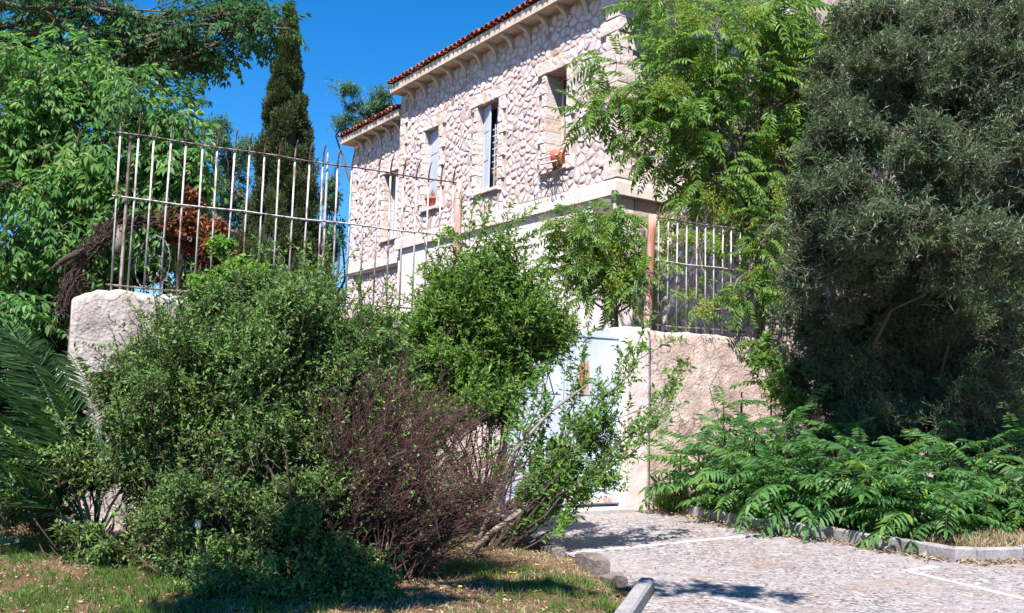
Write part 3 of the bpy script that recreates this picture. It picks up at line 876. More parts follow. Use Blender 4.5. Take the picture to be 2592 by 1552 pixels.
# quoins: near corner (wraps both faces), far corners
z = 6.36; k = 0
while z < 10.66:
    h = rnd.uniform(.30, .40); h = min(h, 10.70 - z)
    a, c = (.56, .34) if k % 2 else (.36, .58)
    rr = random.Random(k); g = Geo(); o_ = .05 + rr.uniform(0, .03)
    L = [(a, o_), (-o_, o_), (-o_, -c), (.2, -c), (.2, -.2), (a, -.2)]
    n = len(L); V = []
    for zz, ins in ((z + .006, .012), (z + .02, 0), (z + h * .5, -.004), (z + h - .02, 0), (z + h - .006, .012)):
        for (x, y) in L:
            jx, jy = rr.uniform(-.012, .012), rr.uniform(-.012, .012)
            V.append((x + jx + (ins if x < 0 else 0), y + jy - (ins if y > 0 else 0), zz))
    F = [(r_ * n + i, (r_ + 1) * n + i, (r_ + 1) * n + (i + 1) % n, r_ * n + (i + 1) % n) for r_ in range(4) for i in range(n)]
    g.polys(V, F + [tuple(range(n)), tuple(range(4 * n, 5 * n))[::-1]], rr.random())
    g.build('quoin_stone', M['ashlar'], house)
    z += h; k += 1
for (xl, y0, za, zb, nm) in ((MAIN_L, 0, 6.36, 10.70, 0), (ANX_L, ANX_Y, 5.9, 10.06, 1), (ANX_L, ANX_Y, 2.6, 5.6, 2), (10.05, ANX_Y, 2.6, 5.6, 3)):
    z = za; k = 0
    while z < zb - .06:
        h = min(rnd.uniform(.27, .36), zb - z); wd = .40 if k % 2 else .25
        block('quoin_stone', xl - wd, xl + .03, y0 - .3, y0 + .05 + rnd.uniform(0, .02), z + .007, z + h - .007, 'ashlar', house, int(xl * 100) + k + nm * 50, .016)
        z += h; k += 1
rock('corner_rock', (.30, .10, 5.72), (.30, .16, .24), 'rock', 9.2, house)

# belt course
def profile_run(name, pts, prof, mat, parent, joint=1.2):
    """Moulding swept along a polyline in plan (mitred), profile as (out, z)."""
    g = Geo(); n = len(prof); V = []
    for i, p in enumerate(pts):
        p = Vector(p); d0 = (Vector(pts[i]) - Vector(pts[i - 1])).normalized() if i else None
        d1 = (Vector(pts[i + 1]) - p).normalized() if i < len(pts) - 1 else None
        n0 = Vector((-d0.y, d0.x)) if d0 else None; n1 = Vector((-d1.y, d1.x)) if d1 else None
        nn_ = n0 if n1 is None else n1 if n0 is None else (n0 + n1) / (1 + n0.dot(n1))
        for (o_, z) in prof: V.append((p.x + nn_.x * o_, p.y + nn_.y * o_, z))
    F = [(i * n + j, i * n + (j + 1) % n, (i + 1) * n + (j + 1) % n, (i + 1) * n + j) for i in range(len(pts) - 1) for j in range(n)]
    g.polys(V, F + [tuple(range(n))[::-1], tuple(range((len(pts) - 1) * n, len(pts) * n))])
    return g.build(name, M[mat], parent)
# runs go from right to left so that the outward side is +y; plan order: second facade, return, main facade
main_path = [(S2, BACK), (0, BACK), (0, 0), (MAIN_L, 0)]
bp = [(-.1, 6.0), (.115, 6.0), (.115, 6.27), (.095, 6.30), (.06, 6.345), (-.1, 6.345)]
profile_run('belt_course', main_path, bp, 'smooth_stone', house)
ap = [(-.1, 5.60), (.10, 5.60), (.10, 5.66), (.16, 5.68), (.16, 5.84), (.07, 5.89), (-.1, 5.89)]
profile_run('belt_course', [(MAIN_L + .002, ANX_Y), (ANX_L, ANX_Y), (ANX_L, ANX_Y - 3)][0:2], ap, 'smooth_stone', house)

# eaves: soffit slab, corbels, tiles
EO = .42
sp = [(-.3, 10.74), (EO, 10.74), (EO, 10.97), (-.3, 10.97)]
profile_run('eave_slab', [(S2, BACK), (0, BACK), (0, 0), (MAIN_L + .08, 0)], sp, 'cream', house)
profile_run('eave_slab', [(MAIN_L + .004, ANX_Y), (ANX_L + .34, ANX_Y)], [(-.3, 10.10), (EO, 10.10), (EO, 10.30), (-.3, 10.30)], 'cream', house)
def corbel_mesh():
    g = Geo(); prof = [(-.02, -.46), (.045, -.46)]
    for k in range(8):
        a = k / 7 * math.pi / 2
        prof.append((.045 + .29 * (1 - math.cos(a)), -.42 + .34 * math.sin(a)))
    prof += [(.37, -.07), (.37, 0.002), (-.02, .002)]
    n = len(prof); V = [(-.055, y, z) for y, z in prof] + [(.055, y, z) for y, z in prof]
    g.polys(V, [(j, (j + 1) % n, n + (j + 1) % n, n + j) for j in range(n)])
    # sides as fans from the inner top corner
    g.polys([V[k] for k in range(n)], [(n - 1, j + 1, j) for j in range(n - 2)])
    g.polys([V[n + k] for k in range(n)], [(n - 1, j, j + 1) for j in range(n - 2)])
    return g.mesh('corbel', M['cream'])
cm = corbel_mesh()
def put(me, name, loc, rz=0.0, parent=None, rot=None, sc=None):
    o = bpy.data.objects.new(name, me); o.location = loc
    o.rotation_euler = rot if rot else (0, 0, rz)
    if sc: o.scale = sc if isinstance(sc, (tuple, list)) else (sc, sc, sc)
    return link(o, parent)
s = .35
while s < MAIN_L - .05: put(cm, 'corbel', (s, 0, 10.74), 0, house); s += .74
s = MAIN_L + .55
while s < ANX_L: put(cm, 'corbel', (s, ANX_Y, 10.10), 0, house); s += .66
s = -.5
while s > S2: put(cm, 'corbel', (s, BACK, 10.74), 0, house); s -= .74
put(cm, 'corbel', (0, -.55, 10.74), R(90), house)
# roofs
def roof(name, s0, s1, yf, z, depth, rise, parent):
    g = Geo(); n = int((s1 - s0) / .0625); V = []
    for i in range(n + 1):
        x = s0 + (s1 - s0) * i / n; zz = .035 * math.sin(i * math.pi / 2)
        V += [(x, yf, z + zz), (x, yf - depth, z + zz + rise)]
    F = [(2 * i, 2 * i + 1, 2 * i + 3, 2 * i + 2) for i in range(n)]
    g.add(V, F, .5); return g.build(name, M['roof_tile'], parent)
roof_main = roof('roof', S2 - .2, MAIN_L + .12, EO + .0, 11.03, 8.8, 3.0, house)
roof_anx = roof('roof', MAIN_L + .02, ANX_L + .38, ANX_Y + EO, 10.36, 6.5, 1.6, house)
def tile_mesh(seed):
    g = Geo(); V = []; K = 9; rr = random.Random(seed)
    for (y, r, zz) in ((.10, .105, 0), (-.36, .085, .13)):
        for rad in (r, r - .016):
            for k in range(K):
                a = math.pi * k / (K - 1); V.append((math.cos(a) * rad, y, zz + math.sin(a) * rad * .9))
    F = []
    for k in range(K - 1):
        F += [(k, k + 1, 2 * K + k + 1, 2 * K + k), (K + k, 3 * K + k, 3 * K + k + 1, K + k + 1), (k, K + k, K + k + 1, k + 1)]
    g.add(V, F, rr.random()); return g.mesh('roof_tile', M['roof_tile'], smooth=False)
tms = [tile_mesh(i) for i in range(6)]
def tile_row(s0, s1, y, z, parent):
    s = s0
    while s < s1:
        put(rnd.choice(tms), 'roof_tile', (s + rnd.uniform(-.008, .008), y + rnd.uniform(-.02, .02), z + rnd.uniform(-.006, .006)), rnd.uniform(-.04, .04), parent)
        s += .225
tile_row(-.2, MAIN_L + .12, EO, 11.01, roof_main)
tile_row(MAIN_L + .1, ANX_L + .36, ANX_Y + EO, 10.34, roof_anx)

# windows
def slab(parent, name, mat, x0, x1, y0, y1, z0, z1):
    return Geo().box(x0, x1, y0, y1, z0, z1).build(name, M[mat], parent)
def shutter(parent, hx, hy, width, z0, z1, ang, mat='shutter'):
    """Panelled shutter leaf hinged at (hx, hy); ang turns it out of the wall plane."""
    f = Geo()
    w = width; t = .035
    f.box(0, w, 0, t, 0, .09); f.box(0, w, 0, t, z1 - z0 - .09, z1 - z0)
    f.box(0, .07, 0, t, .0901, z1 - z0 - .0901); f.box(w - .07, w, 0, t, .0901, z1 - z0 - .0901)
    mid = (z1 - z0) * .36; up = (z1 - z0) * .70
    f.box(.0701, w - .0701, 0, t, mid, mid + .08); f.box(.0701, w - .0701, 0, t, up, up + .08)
    o = f.build('shutter', M[mat], parent); o.location = (hx, hy, z0); o.rotation_euler = (0, 0, ang)
    p = Geo(); p.box(.0702, w - .0702, .010, t - .012, .0902, z1 - z0 - .0902); p.build('panel', M[mat], o)
    return o
def frame(w, yo, mat, bars=(), pane_y=-.32):
    g = Geo(); a, c, z0, z1 = w['s0'] + .006, w['s1'] - .006, w['z0'] + .014, w['z1'] - .004; t = .06
    y0, y1 = yo + pane_y - .03, yo + pane_y + .03
    g.box(a, a + t, y0, y1, z0, z1); g.box(c - t, c, y0, y1, z0, z1)
    g.box(a + t + .0005, c - t - .0005, y0, y1, z0, z0 + t); g.box(a + t + .0005, c - t - .0005, y0, y1, z1 - t, z1)
    mx = (a + c) / 2
    g.box(mx - .03, mx + .03, y0 + .004, y1 - .004, z0 + t + .0005, z1 - t - .0005)
    o = g.build('window', M[mat], house)
    for (x0, x1) in ((a + t, mx - .03), (mx + .03, c - t)):
        slab(o, 'pane', 'glass', x0 + .001, x1 - .001, yo + pane_y - .006, yo + pane_y + .006, z0 + t + .001, z1 - t - .001)
    return o
# window by the far left of the main front: shutter almost closed
w = WIN[0]; o = frame(w, 0, 'pale_frame')
shutter(o, w['s1'] - .02, -.13, .70, w['z0'] + .03, w['z1'] - .03, R(180) - R(6)); slab(o, 'post', 'pale_frame', w['s0'] + .008, w['s0'] + .10, -.20, -.10, w['z0'] + .013, w['z1'] - .003)
# middle window: one shutter ajar, white glazing grid
w = WIN[1]; o = frame(w, 0, 'pale_frame')
shutter(o, w['s1'] - .03, -.14, .46, w['z0'] + .03, w['z1'] - .03, R(180) - R(12))
slab(o, 'post', 'pale_frame', w['s1'] - .60, w['s1'] - .54, -.30, -.22, w['z0'] + .03, w['z1'] - .02)
for k in range(7): slab(o, 'glazing_bar', 'pale_frame', w['s0'] + .02, w['s0'] + .42, -.085, -.07, w['z0'] + .55 + k * .17, w['z0'] + .572 + k * .17)
for k in range(2): slab(o, 'glazing_bar', 'pale_frame', w['s0'] + .10 + k * .18, w['s0'] + .118 + k * .18, -.0699, -.055, w['z0'] + .06, w['z0'] + 1.7)
slab(o, 'cross_rail', 'wood', w['s0'] + .02, w['s0'] + .42, -.12, -.086, w['z0'] + .44, w['z0'] + .50)
# near window: deep reveal with a wooden casement
w = WIN[2]; o = frame(w, 0, 'wood', pane_y=-.44)
shutter(o, w['s0'] + .03, -.36, .30, w['z0'] + .03, w['z1'] - .03, R(24))
slab(o, 'casement_stile', 'wood', w['s0'] + .22, w['s0'] + .29, -.40, -.36, w['z0'] + .1, w['z1'] - .25)
slab(o, 'post', 'old_wood', w['s1'] - .12, w['s1'] - .06, -.44, -.38, w['z0'] + .02, w['z1'] - .3)
# side wing window
w = WIN0; o = frame(w, ANX_Y, 'pale_frame')
shutter(o, w['s0'] + .02, ANX_Y - .10, .62, w['z0'] + .03, w['z1'] - .03, R(4), 'pale_frame')
slab(o, 'post', 'pale_frame', w['s1'] - .42, w['s1'] - .34, ANX_Y - .28, ANX_Y - .2, w['z0'] + .02, w['z1'] - .02)

# pots and sticks on the sills
def lathe(prof, n=20):
    g = Geo(); V = []; K = len(prof)
    for (r_, z) in prof:
        for k in range(n):
            a = 2 * math.pi * k / n; V.append((r_ * math.cos(a), r_ * math.sin(a), z))
    F = [(i * n + k, i * n + (k + 1) % n, (i + 1) * n + (k + 1) % n, (i + 1) * n + k) for i in range(K - 1) for k in range(n)]
    g.polys(V, F + [tuple(range(n))[::-1]]); return g
pp = [(.12, 0), (.165, .22), (.185, .22), (.19, .30), (.17, .30), (.155, .24), (.02, .24)]
pot = empty('flower_pot', HW(8.02, -.02, 6.995)); tag(pot, 'red clay flower pot on the sill of the shuttered window', 'flower pot')
lathe(pp).build('body', M['terracotta'], pot, True)
g = Geo(); n = 60; b0 = np.column_stack([rng.normal(0, .05, n), rng.normal(0, .05, n), np.full(n, .23)]); d = norm(np.column_stack([rng.normal(0, .35, n), rng.normal(0, .35, n), np.ones(n)]))
leaves(g, b0, d, rdir(n), rng.uniform(.15, .4, n), .012, rng.random(n)); g.build('dry_stems', M['straw'], pot)
pot = empty('flower_pot', HW(1.98, -.02, 6.995)); tag(pot, 'red basin planter behind broken slats on the nearest window sill', 'flower pot')
lathe([(.20, 0), (.26, .20), (.27, .34), (.25, .34), (.235, .28), (.02, .28)]).build('body', M['terracotta'], pot, True)
rack = empty('window_rack', HW(2.1, 0, 6.9)); rack.rotation_euler = (0, 0, HANG); tag(rack, 'broken pale wooden slat rack across the nearest window sill', 'rack')
for (p, q) in (((-.42, .22, .30), (.50, .20, .36)), ((-.42, .24, .15), (.50, .22, .22)), ((-.40, .23, .30), (-.42, .05, .70)), ((.46, .24, .24), (.30, .10, .46)), ((.50, .21, .36), (.55, .06, -.02))):
    g = Geo(); tubes(g, [[p, q]], [[.02, .02]], 4); g.build('slat', M['old_wood'], rack)
g = Geo()
for k in range(14):
    x0 = rnd.uniform(-.35, .45); x1 = x0 + rnd.uniform(-.35, .35)
    P = np.array([(x0, .10, .1), ((x0 + x1) / 2 + rnd.uniform(-.1, .1), .22, -.15), (x1, .14, -.45 - rnd.random() * .25), (x1 + rnd.uniform(-.1, .1), .12, -.62 - rnd.random() * .1)])
    tubes(g, P, [.008, .008, .006, .003], 4)
tag(g.build('hanging_stems', M['brown_twig'], rack))

# ------------------------------------------------------------------ vegetation builders
def poly_curve(a, b_, bow, n=5, sag=0.0):
    """(N,n,3) arcs from a to b_ bowed by the vector bow."""
    a = np.asarray(a, float); b_ = np.asarray(b_, float)
    tt = np.linspace(0, 1, n)[None, :, None]
    return a[:, None] * (1 - tt) + b_[:, None] * tt + np.asarray(bow)[:, None] * (4 * tt * (1 - tt))

def along(P, m, t0=.15, t1=1.0):
    """m points and tangents along each polyline."""
    N, K, _ = P.shape
    t = np.linspace(t0, t1, m)[None, :] + rng.uniform(-.5, .5, (N, m)) * (t1 - t0) / m
    t = np.clip(t, 0, .999) * (K - 1); i = t.astype(int); f = (t - i)[..., None]
    ii = np.arange(N)[:, None]
    a = P[ii, i]; b_ = P[ii, np.minimum(i + 1, K - 1)]
    return a * (1 - f) + b_ * f, norm(b_ - a)

def leafy(gl, gt, starts, ends, m, L, W, shape='kite', spread=.9, upn=.5, twig_r=.004, tmin=0.0, tmax=1.0, droop=.15, bow=.12, leafdown=0.0, base=None):
    """Twigs from starts to ends with m leaves each."""
    N = len(starts); ln = np.linalg.norm(ends - starts, axis=1)[:, None]
    P = poly_curve(starts, ends, rng.normal(size=(N, 3)) * ln * bow, 4)
    if gt is not None: tubes(gt, P, np.broadcast_to(np.array([1.2, 1, .8, .35]) * twig_r, (N, 4)), 3, rng.random(N), cap=False)
    p, tg = along(P, m)
    p = p.reshape(-1, 3); tg = tg.reshape(-1, 3); n = len(p)
    rad = rdir(n); rad = norm(rad - tg * np.sum(rad * tg, 1)[:, None])
    d = norm(tg * (1 - spread * .5) + rad * spread + np.array([0, 0, -leafdown]))
    nr = norm(rdir(n) * (1 - upn) + np.array([-.15, -.3, 1.0]) * upn * 1.5)
    base = np.repeat(rng.random(N) if base is None else base, m) * .5
    tint = np.clip(tmin + (tmax - tmin) * (base + rng.random(n) * .5), 0, 1)
    leaves(gl, p, d, nr, L * rng.uniform(.5, 1.4, n), W * rng.uniform(.6, 1.3, n), tint, shape, droop)

def clump_points(blobs, n, shell=.45, clumps=14, csize=.38, seed=0):
    """End points spread in clumps through the blobs, with their outward directions."""
    r0 = np.random.default_rng(seed)
    wts = np.array([(b_[3] * b_[4] * b_[5]) ** (2 / 3) for b_ in blobs]); wts = wts / wts.sum()
    out = []; nor = []; cc = []
    for b_, w in zip(blobs, wts):
        k = max(5, int(clumps)); c = np.array(b_[:3]); r = np.array(b_[3:6])
        dirs = norm(r0.normal(size=(k, 3))); rad = r0.uniform(.35, .95, (k, 1))
        C = c + dirs * r * rad; cs = csize * r0.uniform(.6, 1.3, (k, 1))
        q = int(n * w) + 1
        pw = r0.gamma(1.1, 1.0, k) + .12; i = r0.choice(k, q, p=pw / pw.sum())
        u = norm(r0.normal(size=(q, 3))); rr = r0.random((q, 1)) ** shell
        pts = C[i] + u * r * cs[i] * rr
        out.append(pts); nor.append(norm((pts - c) / r * .6 + u * .5)); cc.append(C[i])
    return np.concatenate(out), np.concatenate(nor), np.concatenate(cc)

def limbs(g, base, targets, r0, kink=.12, n=6):
    """Main stems from base to targets, tapering."""
    T = np.asarray(targets, float); N = len(T)
    A = np.repeat(np.asarray(base, float)[None], N, 0)
    ln = np.linalg.norm(T - A, axis=1)[:, None]
    bow = rng.normal(size=(N, 3)) * ln * kink + np.array([0, 0, 1]) * ln * .04
    P = poly_curve(A, T, bow, n); P += np.concatenate([np.zeros((N, 1, 3)), rng.normal(size=(N, n - 1, 3)) * ln[:, None] * .02], 1)
    tubes(g, P, np.linspace(1, .25, n)[None] * np.asarray(r0).reshape(-1, 1), 6)
    return P

def shrub(name, label, cat, base, blobs, n, m, L, W, twig, leaf, bark, seed, shape='kite', up=.35, spread=.9, upn=.45, nlimb=14, lr=.018, shoots=(), clumps=14, csize=.42, droop=.15, group=None, twigs=True, shell=.45, ragged=0):
    root = empty(name, base); tag(root, label, cat, group)
    ends, nor, C = clump_points(blobs, n, shell, clumps, csize, seed)
    keep = ends[:, 2] > .04; ends, nor, C = ends[keep], nor[keep], C[keep]
    d = norm(nor + np.array([0, 0, up]) + rng.normal(size=ends.shape) * .35)
    starts = ends - d * rng.uniform(twig[0], twig[1], (len(ends), 1))
    B = np.array(base)
    gl, gt, gs = Geo(), Geo(), Geo()
    hsh = np.abs(np.sin(C @ np.array([12.9, 78.2, 37.7])) * 4375.5) % 1.0
    leafy(gl, gt if twigs else None, starts - B, ends - B, m, L, W, shape, spread, upn, droop=droop, base=np.clip(hsh * .7 + rng.random(len(C)) * .4, 0, 1))
    for (p, q, k) in shoots:      # long upright shoots
        p = np.array(p) - B; q = np.array(q) - B
        for _ in range(k):
            a = p + rng.normal(size=3) * .10; e = q + rng.normal(size=3) * np.array([.12, .15, .16])
            leafy(gl, gt, a[None], e[None], 34, L * 1.15, W * 1.1, shape, .8, .4, .005, .35, 1.0, bow=.05)
    if ragged:                    # stray shoots breaking the outline
        q = rng.choice(len(ends), ragged, replace=False); a = ends[q] - B
        dd = norm(nor[q] * np.array([.7, .7, .4]) + np.array([0, 0, .9]) + rng.normal(size=a.shape) * .3)
        leafy(gl, gt, a - dd * .1, a + dd * rng.uniform(.15, .42, (ragged, 1)), 16, L * 1.2, W * 1.15, shape, .75, .4, .004, .3, 1.0, bow=.06)
    sel = rng.choice(len(C), min(nlimb, len(C)), replace=False)
    limbs(gs, (0, 0, 0), (C[sel] - B) * .86, lr * rng.uniform(.7, 1.2, len(sel)))
    gs.build('stems', M[bark], root, True)
    if gt.n: o = gt.build('twigs', M[bark], root); o['kind'] = 'stuff'
    o = gl.build('foliage', M[leaf], root); o['kind'] = 'stuff'
    return root

def compound(L, pairs, ll, lw, droop, seed, shape='long', taper=.5, sweep=.55, hang=.25, width_ang=0.0, rach=.005, end=True, t0=.16):
    """A pinnate leaf along +x: curved rachis with leaflet pairs."""
    r0 = np.random.default_rng(seed); g = Geo(); K = 7
    t = np.linspace(0, 1, K)
    C = lambda t: np.stack([L * t * (1 - .12 * droop * t), np.zeros_like(t), L * (.28 * t - (.28 + droop * .55) * t * t)], -1)
    tubes(g, C(t), np.linspace(1, .35, K) * rach, 3, .35)
    tp = np.linspace(t0, .97, pairs)
    for sgn in (1, -1):
        p = C(np.clip(tp + r0.uniform(-.01, .01, pairs), 0, 1)); tg = norm(C(tp + .01) - C(tp))
        side = np.array([0, sgn, 0.0])
        d = norm(tg * sweep + side * 1.0 + np.array([0, 0, -hang]) * r0.uniform(.5, 1.5, (pairs, 1)) + r0.normal(size=(pairs, 3)) * .08)
        size = ll * (1 - taper * np.abs(tp - .45) * 1.3)
        nr = np.array([0, 0, 1.0]) + r0.normal(size=(pairs, 3)) * .22
        leaves(g, p, d, nr, size, lw * (.75 + .25 * size / ll), np.clip(r0.uniform(.15, .8, pairs), 0, 1), shape, .22, .22)
    if end: leaves(g, C(np.array([.985])), norm(C(np.array([1.0])) - C(np.array([.97]))), np.array([[0, 0, 1.0]]), ll * .8, lw, .5, shape, .2)
    return g

def orient(pos, d, roll=0.0, sc=1.0, upv=(0, 0, 1)):
    """Matrix that lays +x along d with +z kept near up."""
    d = Vector(d).normalized(); u = Vector(upv)
    s_ = u.cross(d)
    if s_.length < 1e-4: s_ = Vector((0, 1, 0))
    s_.normalize(); n = d.cross(s_)
    Mx = Matrix((d, s_, n)).transposed()
    Mx = Mx @ Matrix.Rotation(roll, 3, 'X')
    out = (Mx * sc).to_4x4(); out.translation = Vector(pos)
    return out

def hang_leaves(root, variants, leafmat_, P, D, scale, part_max, name='leaf', restname='foliage', rolls=.5, seed=0, B=(0, 0, 0)):
    """Compound leaves: the nearest ones as objects that share meshes, the rest as one part."""
    rr = random.Random(seed); B = np.array(B)
    meshes = [v.mesh(name, leafmat_) for v in variants]
    order = np.argsort(np.linalg.norm(P - np.array([0, 0, 1.6]), axis=1))
    g = Geo()
    for rank, i in enumerate(order):
        k = rr.randrange(len(variants)); sc = scale * rr.uniform(.7, 1.2)
        Mx = orient(P[i] - B, D[i], rr.uniform(-rolls, rolls), sc)
        if rank < part_max:
            o = bpy.data.objects.new(name, meshes[k]); o.matrix_local = Mx; link(o, root)
        else: g.merge(variants[k], np.array(Mx), rr.uniform(-.25, .3))
    if g.n: o = g.build(restname, leafmat_, root); o['kind'] = 'stuff'

def compound_tree(name, label, base, trunk, blobs, n, variants, leaf, bark, seed, scale=1.0, part_max=250, up=.1, clumps=12, csize=.45, lr=.06, down=.35, nsub=60, group=None, seeds=0, shell=.5):
    root = empty(name, base); tag(root, label, 'tree', group); B = np.array(base)
    ends, nor, C = clump_points(blobs, n, shell, clumps, csize, seed)
    g = Geo()
    T = np.array(trunk, float) - B
    rr = np.linspace(lr * 2.2, lr, len(T)); tubes(g, T, rr, 9)
    cents = np.array([b_[:3] for b_ in blobs]) - B
    P = limbs(g, T[-1], cents, lr * .8)
    sub = C[rng.choice(len(C), min(nsub, len(C)), replace=False)] - B
    near_ = np.argmin(np.linalg.norm(sub[:, None] - cents[None], axis=2), axis=1)
    A = P[near_, 3]
    Q = poly_curve(A, sub, rng.normal(size=sub.shape) * .12, 5)
    tubes(g, Q, np.linspace(1, .3, 5)[None] * np.full((len(sub), 1), lr * .28), 5)
    # short twigs to every leaf
    st = C - B; e = ends - B
    tubes(g, poly_curve(st, e, rng.normal(size=e.shape) * .05, 3), np.broadcast_to(np.array([.008, .006, .004]), (len(e), 3)) * (lr / .06) ** .5, 3, cap=False)
    g.build('trunk', M[bark], root, True)
    D = norm(nor * np.array([1, 1, .6]) + np.array([0, 0, up - down * .3]) + rng.normal(size=ends.shape) * .35)
    hang_leaves(root, variants, M[leaf], ends, D, scale, part_max, seed=seed, B=base)
    if seeds:
        sg = Geo(); k = 420
        q = rng.normal(size=(k, 3)) * np.array([.11, .07, .07]) + np.array([.10, 0, 0])
        leaves(sg, q, rdir(k) + np.array([.4, 0, 0]), rdir(k), rng.uniform(.02, .04, k), .018, rng.random(k))
        sm = sg.mesh('seed_cluster', M['seed'])
        sel = np.random.default_rng(seed + 5).choice(len(ends), seeds, replace=False)
        for i in sel:
            o = bpy.data.objects.new('seed_cluster', sm); o['kind'] = 'stuff'; o.matrix_local = orient(ends[i] - B + nor[i] * .1, nor[i] + np.array([0, 0, .4]), rnd.uniform(0, 6), rnd.uniform(.8, 1.35)); link(o, root)
    return root

# ------------------------------------------------------------------ planting
# --- background trees
def far_tree(label, base, blobs, n, seed, leaf='far_haze_leaf', lsize=.16, lr=.12):
    root = empty('tree', base); tag(root, label, 'tree', 'trees behind the fence and house'); B = np.array(base)
    ends, nor, C = clump_points(blobs, n, .5, 16, .40, seed)
    g = Geo(); cents = np.array([b_[:3] for b_ in blobs]) - B
    tubes(g, np.array([(0, 0, 0), (.1, 0, cents[:, 2].min() * .6), (cents[:, 0].mean(), 0, cents[:, 2].mean() * .9)]), [lr * 1.6, lr * 1.2, lr], 8)
    limbs(g, (cents[:, 0].mean() * .5, 0, cents[:, 2].min() * .7), cents, lr * .7)
    sub = C[rng.choice(len(C), 40)] - B
    limbs(g, cents.mean(0), sub, lr * .25)
    g.build('trunk', M['bark'], root, True)
    gl = Geo()
    d = norm(nor + rng.normal(size=ends.shape) * .5)
    leafy(gl, None, ends - B - d * .5, ends - B, 9, lsize, lsize * .34, 'kite', .9, .5, droop=.2)
    o = gl.build('crown', M[leaf], root); o['kind'] = 'stuff'
far_tree('feathery bluish tree showing between the fence and the cypress', (-10.90, 36.00, 2.48), [(-11.10, 36.00, 10.22, 1.19, 1.47, 1.74), (-11.82, 36.00, 11.52, 1.11, 1.03, 0.95), (-10.52, 36.00, 8.59, 0.95, 1.35, 1.74), (-11.45, 36.00, 7.92, 0.95, 1.19, 1.43)], 1700, 31)
far_tree('fine leaved tree rising over the low tiled roof of the wing', (-6.54, 42.00, 2.79), [(-7.26, 42.00, 15.30, 1.48, 1.16, 0.83), (-6.10, 42.00, 14.74, 1.02, 0.92, 0.83), (-7.97, 42.00, 14.11, 0.83, 0.69, 0.55), (-6.53, 42.00, 13.76, 1.11, 0.92, 0.74)], 1000, 32)
far_tree('bluish tree in the gap between the cypress and the house', (-7.25, 38.00, 2.64), [(-7.59, 38.00, 9.94, 0.67, 0.84, 1.00), (-7.50, 38.00, 8.05, 0.75, 1.05, 1.34), (-7.95, 38.00, 6.84, 1.00, 1.00, 1.00)], 900, 33)
far_tree('dark tree behind the left fence under the big leaves', (-9.18, 26.00, 2.20), [(-9.48, 26.00, 7.07, 1.26, 1.37, 1.49), (-10.58, 26.00, 6.10, 1.26, 1.37, 1.49), (-8.56, 26.00, 5.22, 1.03, 0.86, 0.69)], 1700, 34, 'dark_leaf', .18)

far_tree('dark leafy tree behind the olive at the right edge', (9.2, 18.5, 0), [(9.51, 18.00, 7.31, 1.27, 1.20, 1.74), (9.92, 18.00, 4.44, 1.11, 1.20, 1.74), (8.89, 18.00, 5.15, 0.95, 1.00, 1.58), (8.21, 17.50, 3.16, 1.23, 0.90, 1.16), (9.26, 17.50, 2.03, 1.16, 0.90, 1.00), (10.25, 18.50, 9.39, 0.49, 0.80, 0.90), (10.56, 18.00, 6.92, 0.95, 1.20, 2.38)], 2600, 35, 'dark_leaf', .15)
far_tree('leafy tree past the right edge beyond the garden wall', (15.5, 24.0, 0), [(15, 24, 5.5, 2.6, 2, 2.4), (17, 24.5, 4.5, 2.2, 2, 2.2), (13.4, 23.6, 4.2, 1.6, 1.6, 2.0), (15.6, 24, 2.4, 3.0, 1.6, 1.8)], 1500, 36, 'dark_leaf', .22)
# cypress
cyx = (-5.85, 24.00, 4.35)
cy = empty('cypress_tree', (cyx[0], 24.0, 0)); tag(cy, 'tall dark narrow cypress behind the iron fence', 'tree')
tz = (-6.12, 24.00, 11.95)
dx = tz[0] - cyx[0]
g = Geo(); tubes(g, [[(0, 0, 0), (dx * .5, 0, 5), (dx, 0, tz[2] - .3)]], [[.22, .15, .03]], 8); g.build('trunk', M['bark'], cy, True)
def cyp_r(z):
    f = z / tz[2]
    return np.interp(f, [0, .08, .22, .38, .55, .72, .86, .95, 1.0], [.65, 1.25, 1.42, 1.14, .68, .46, .28, .12, .01])
g = Geo(); n = 520
zc = tz[2] * rng.random(n) ** .8 * .98 + .1; a = rng.uniform(0, 2 * np.pi, n)
r_ = cyp_r(zc) * rng.uniform(.5, 1.12, n)
cl = np.stack([dx * zc / tz[2] + r_ * np.cos(a), r_ * np.sin(a), zc], -1)
tint_c = rng.random(n); m_ = 260
size = (.13 + .19 * rng.random(n)) * np.interp(zc / tz[2], [0, .7, 1], [1.15, .85, .35])
pts = np.repeat(cl, m_, 0); outw = np.repeat(np.stack([np.cos(a), np.sin(a), 0 * a], -1), m_, 0)
u = rdir(len(pts)) * rng.random((len(pts), 1)) ** .4
pts = pts + u * np.repeat(size, m_)[:, None] * np.array([.75, .75, 1.5]) + outw * np.repeat(size, m_)[:, None] * .25
leaves(g, pts, norm(u * .7 + outw * .25 + np.array([0, 0, .8]) + rng.normal(size=pts.shape) * .3), norm(u + rng.normal(size=pts.shape) * .5), rng.uniform(.06, .14, len(pts)), rng.uniform(.025, .05, len(pts)), np.clip(np.repeat(tint_c, m_) * .6 + rng.random(len(pts)) * .4, 0, 1))
o = g.build('crown', M['cypress_leaf'], cy); o['kind'] = 'stuff'
g = Geo(); K = 18; ring = 14; V = []  # solid dark core added to stop light passing through the crown
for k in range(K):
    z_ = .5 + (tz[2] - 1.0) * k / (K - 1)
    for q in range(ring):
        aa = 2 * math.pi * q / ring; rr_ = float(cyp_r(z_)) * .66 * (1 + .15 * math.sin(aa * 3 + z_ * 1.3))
        V.append((dx * z_ / tz[2] + rr_ * math.cos(aa), rr_ * math.sin(aa), z_))
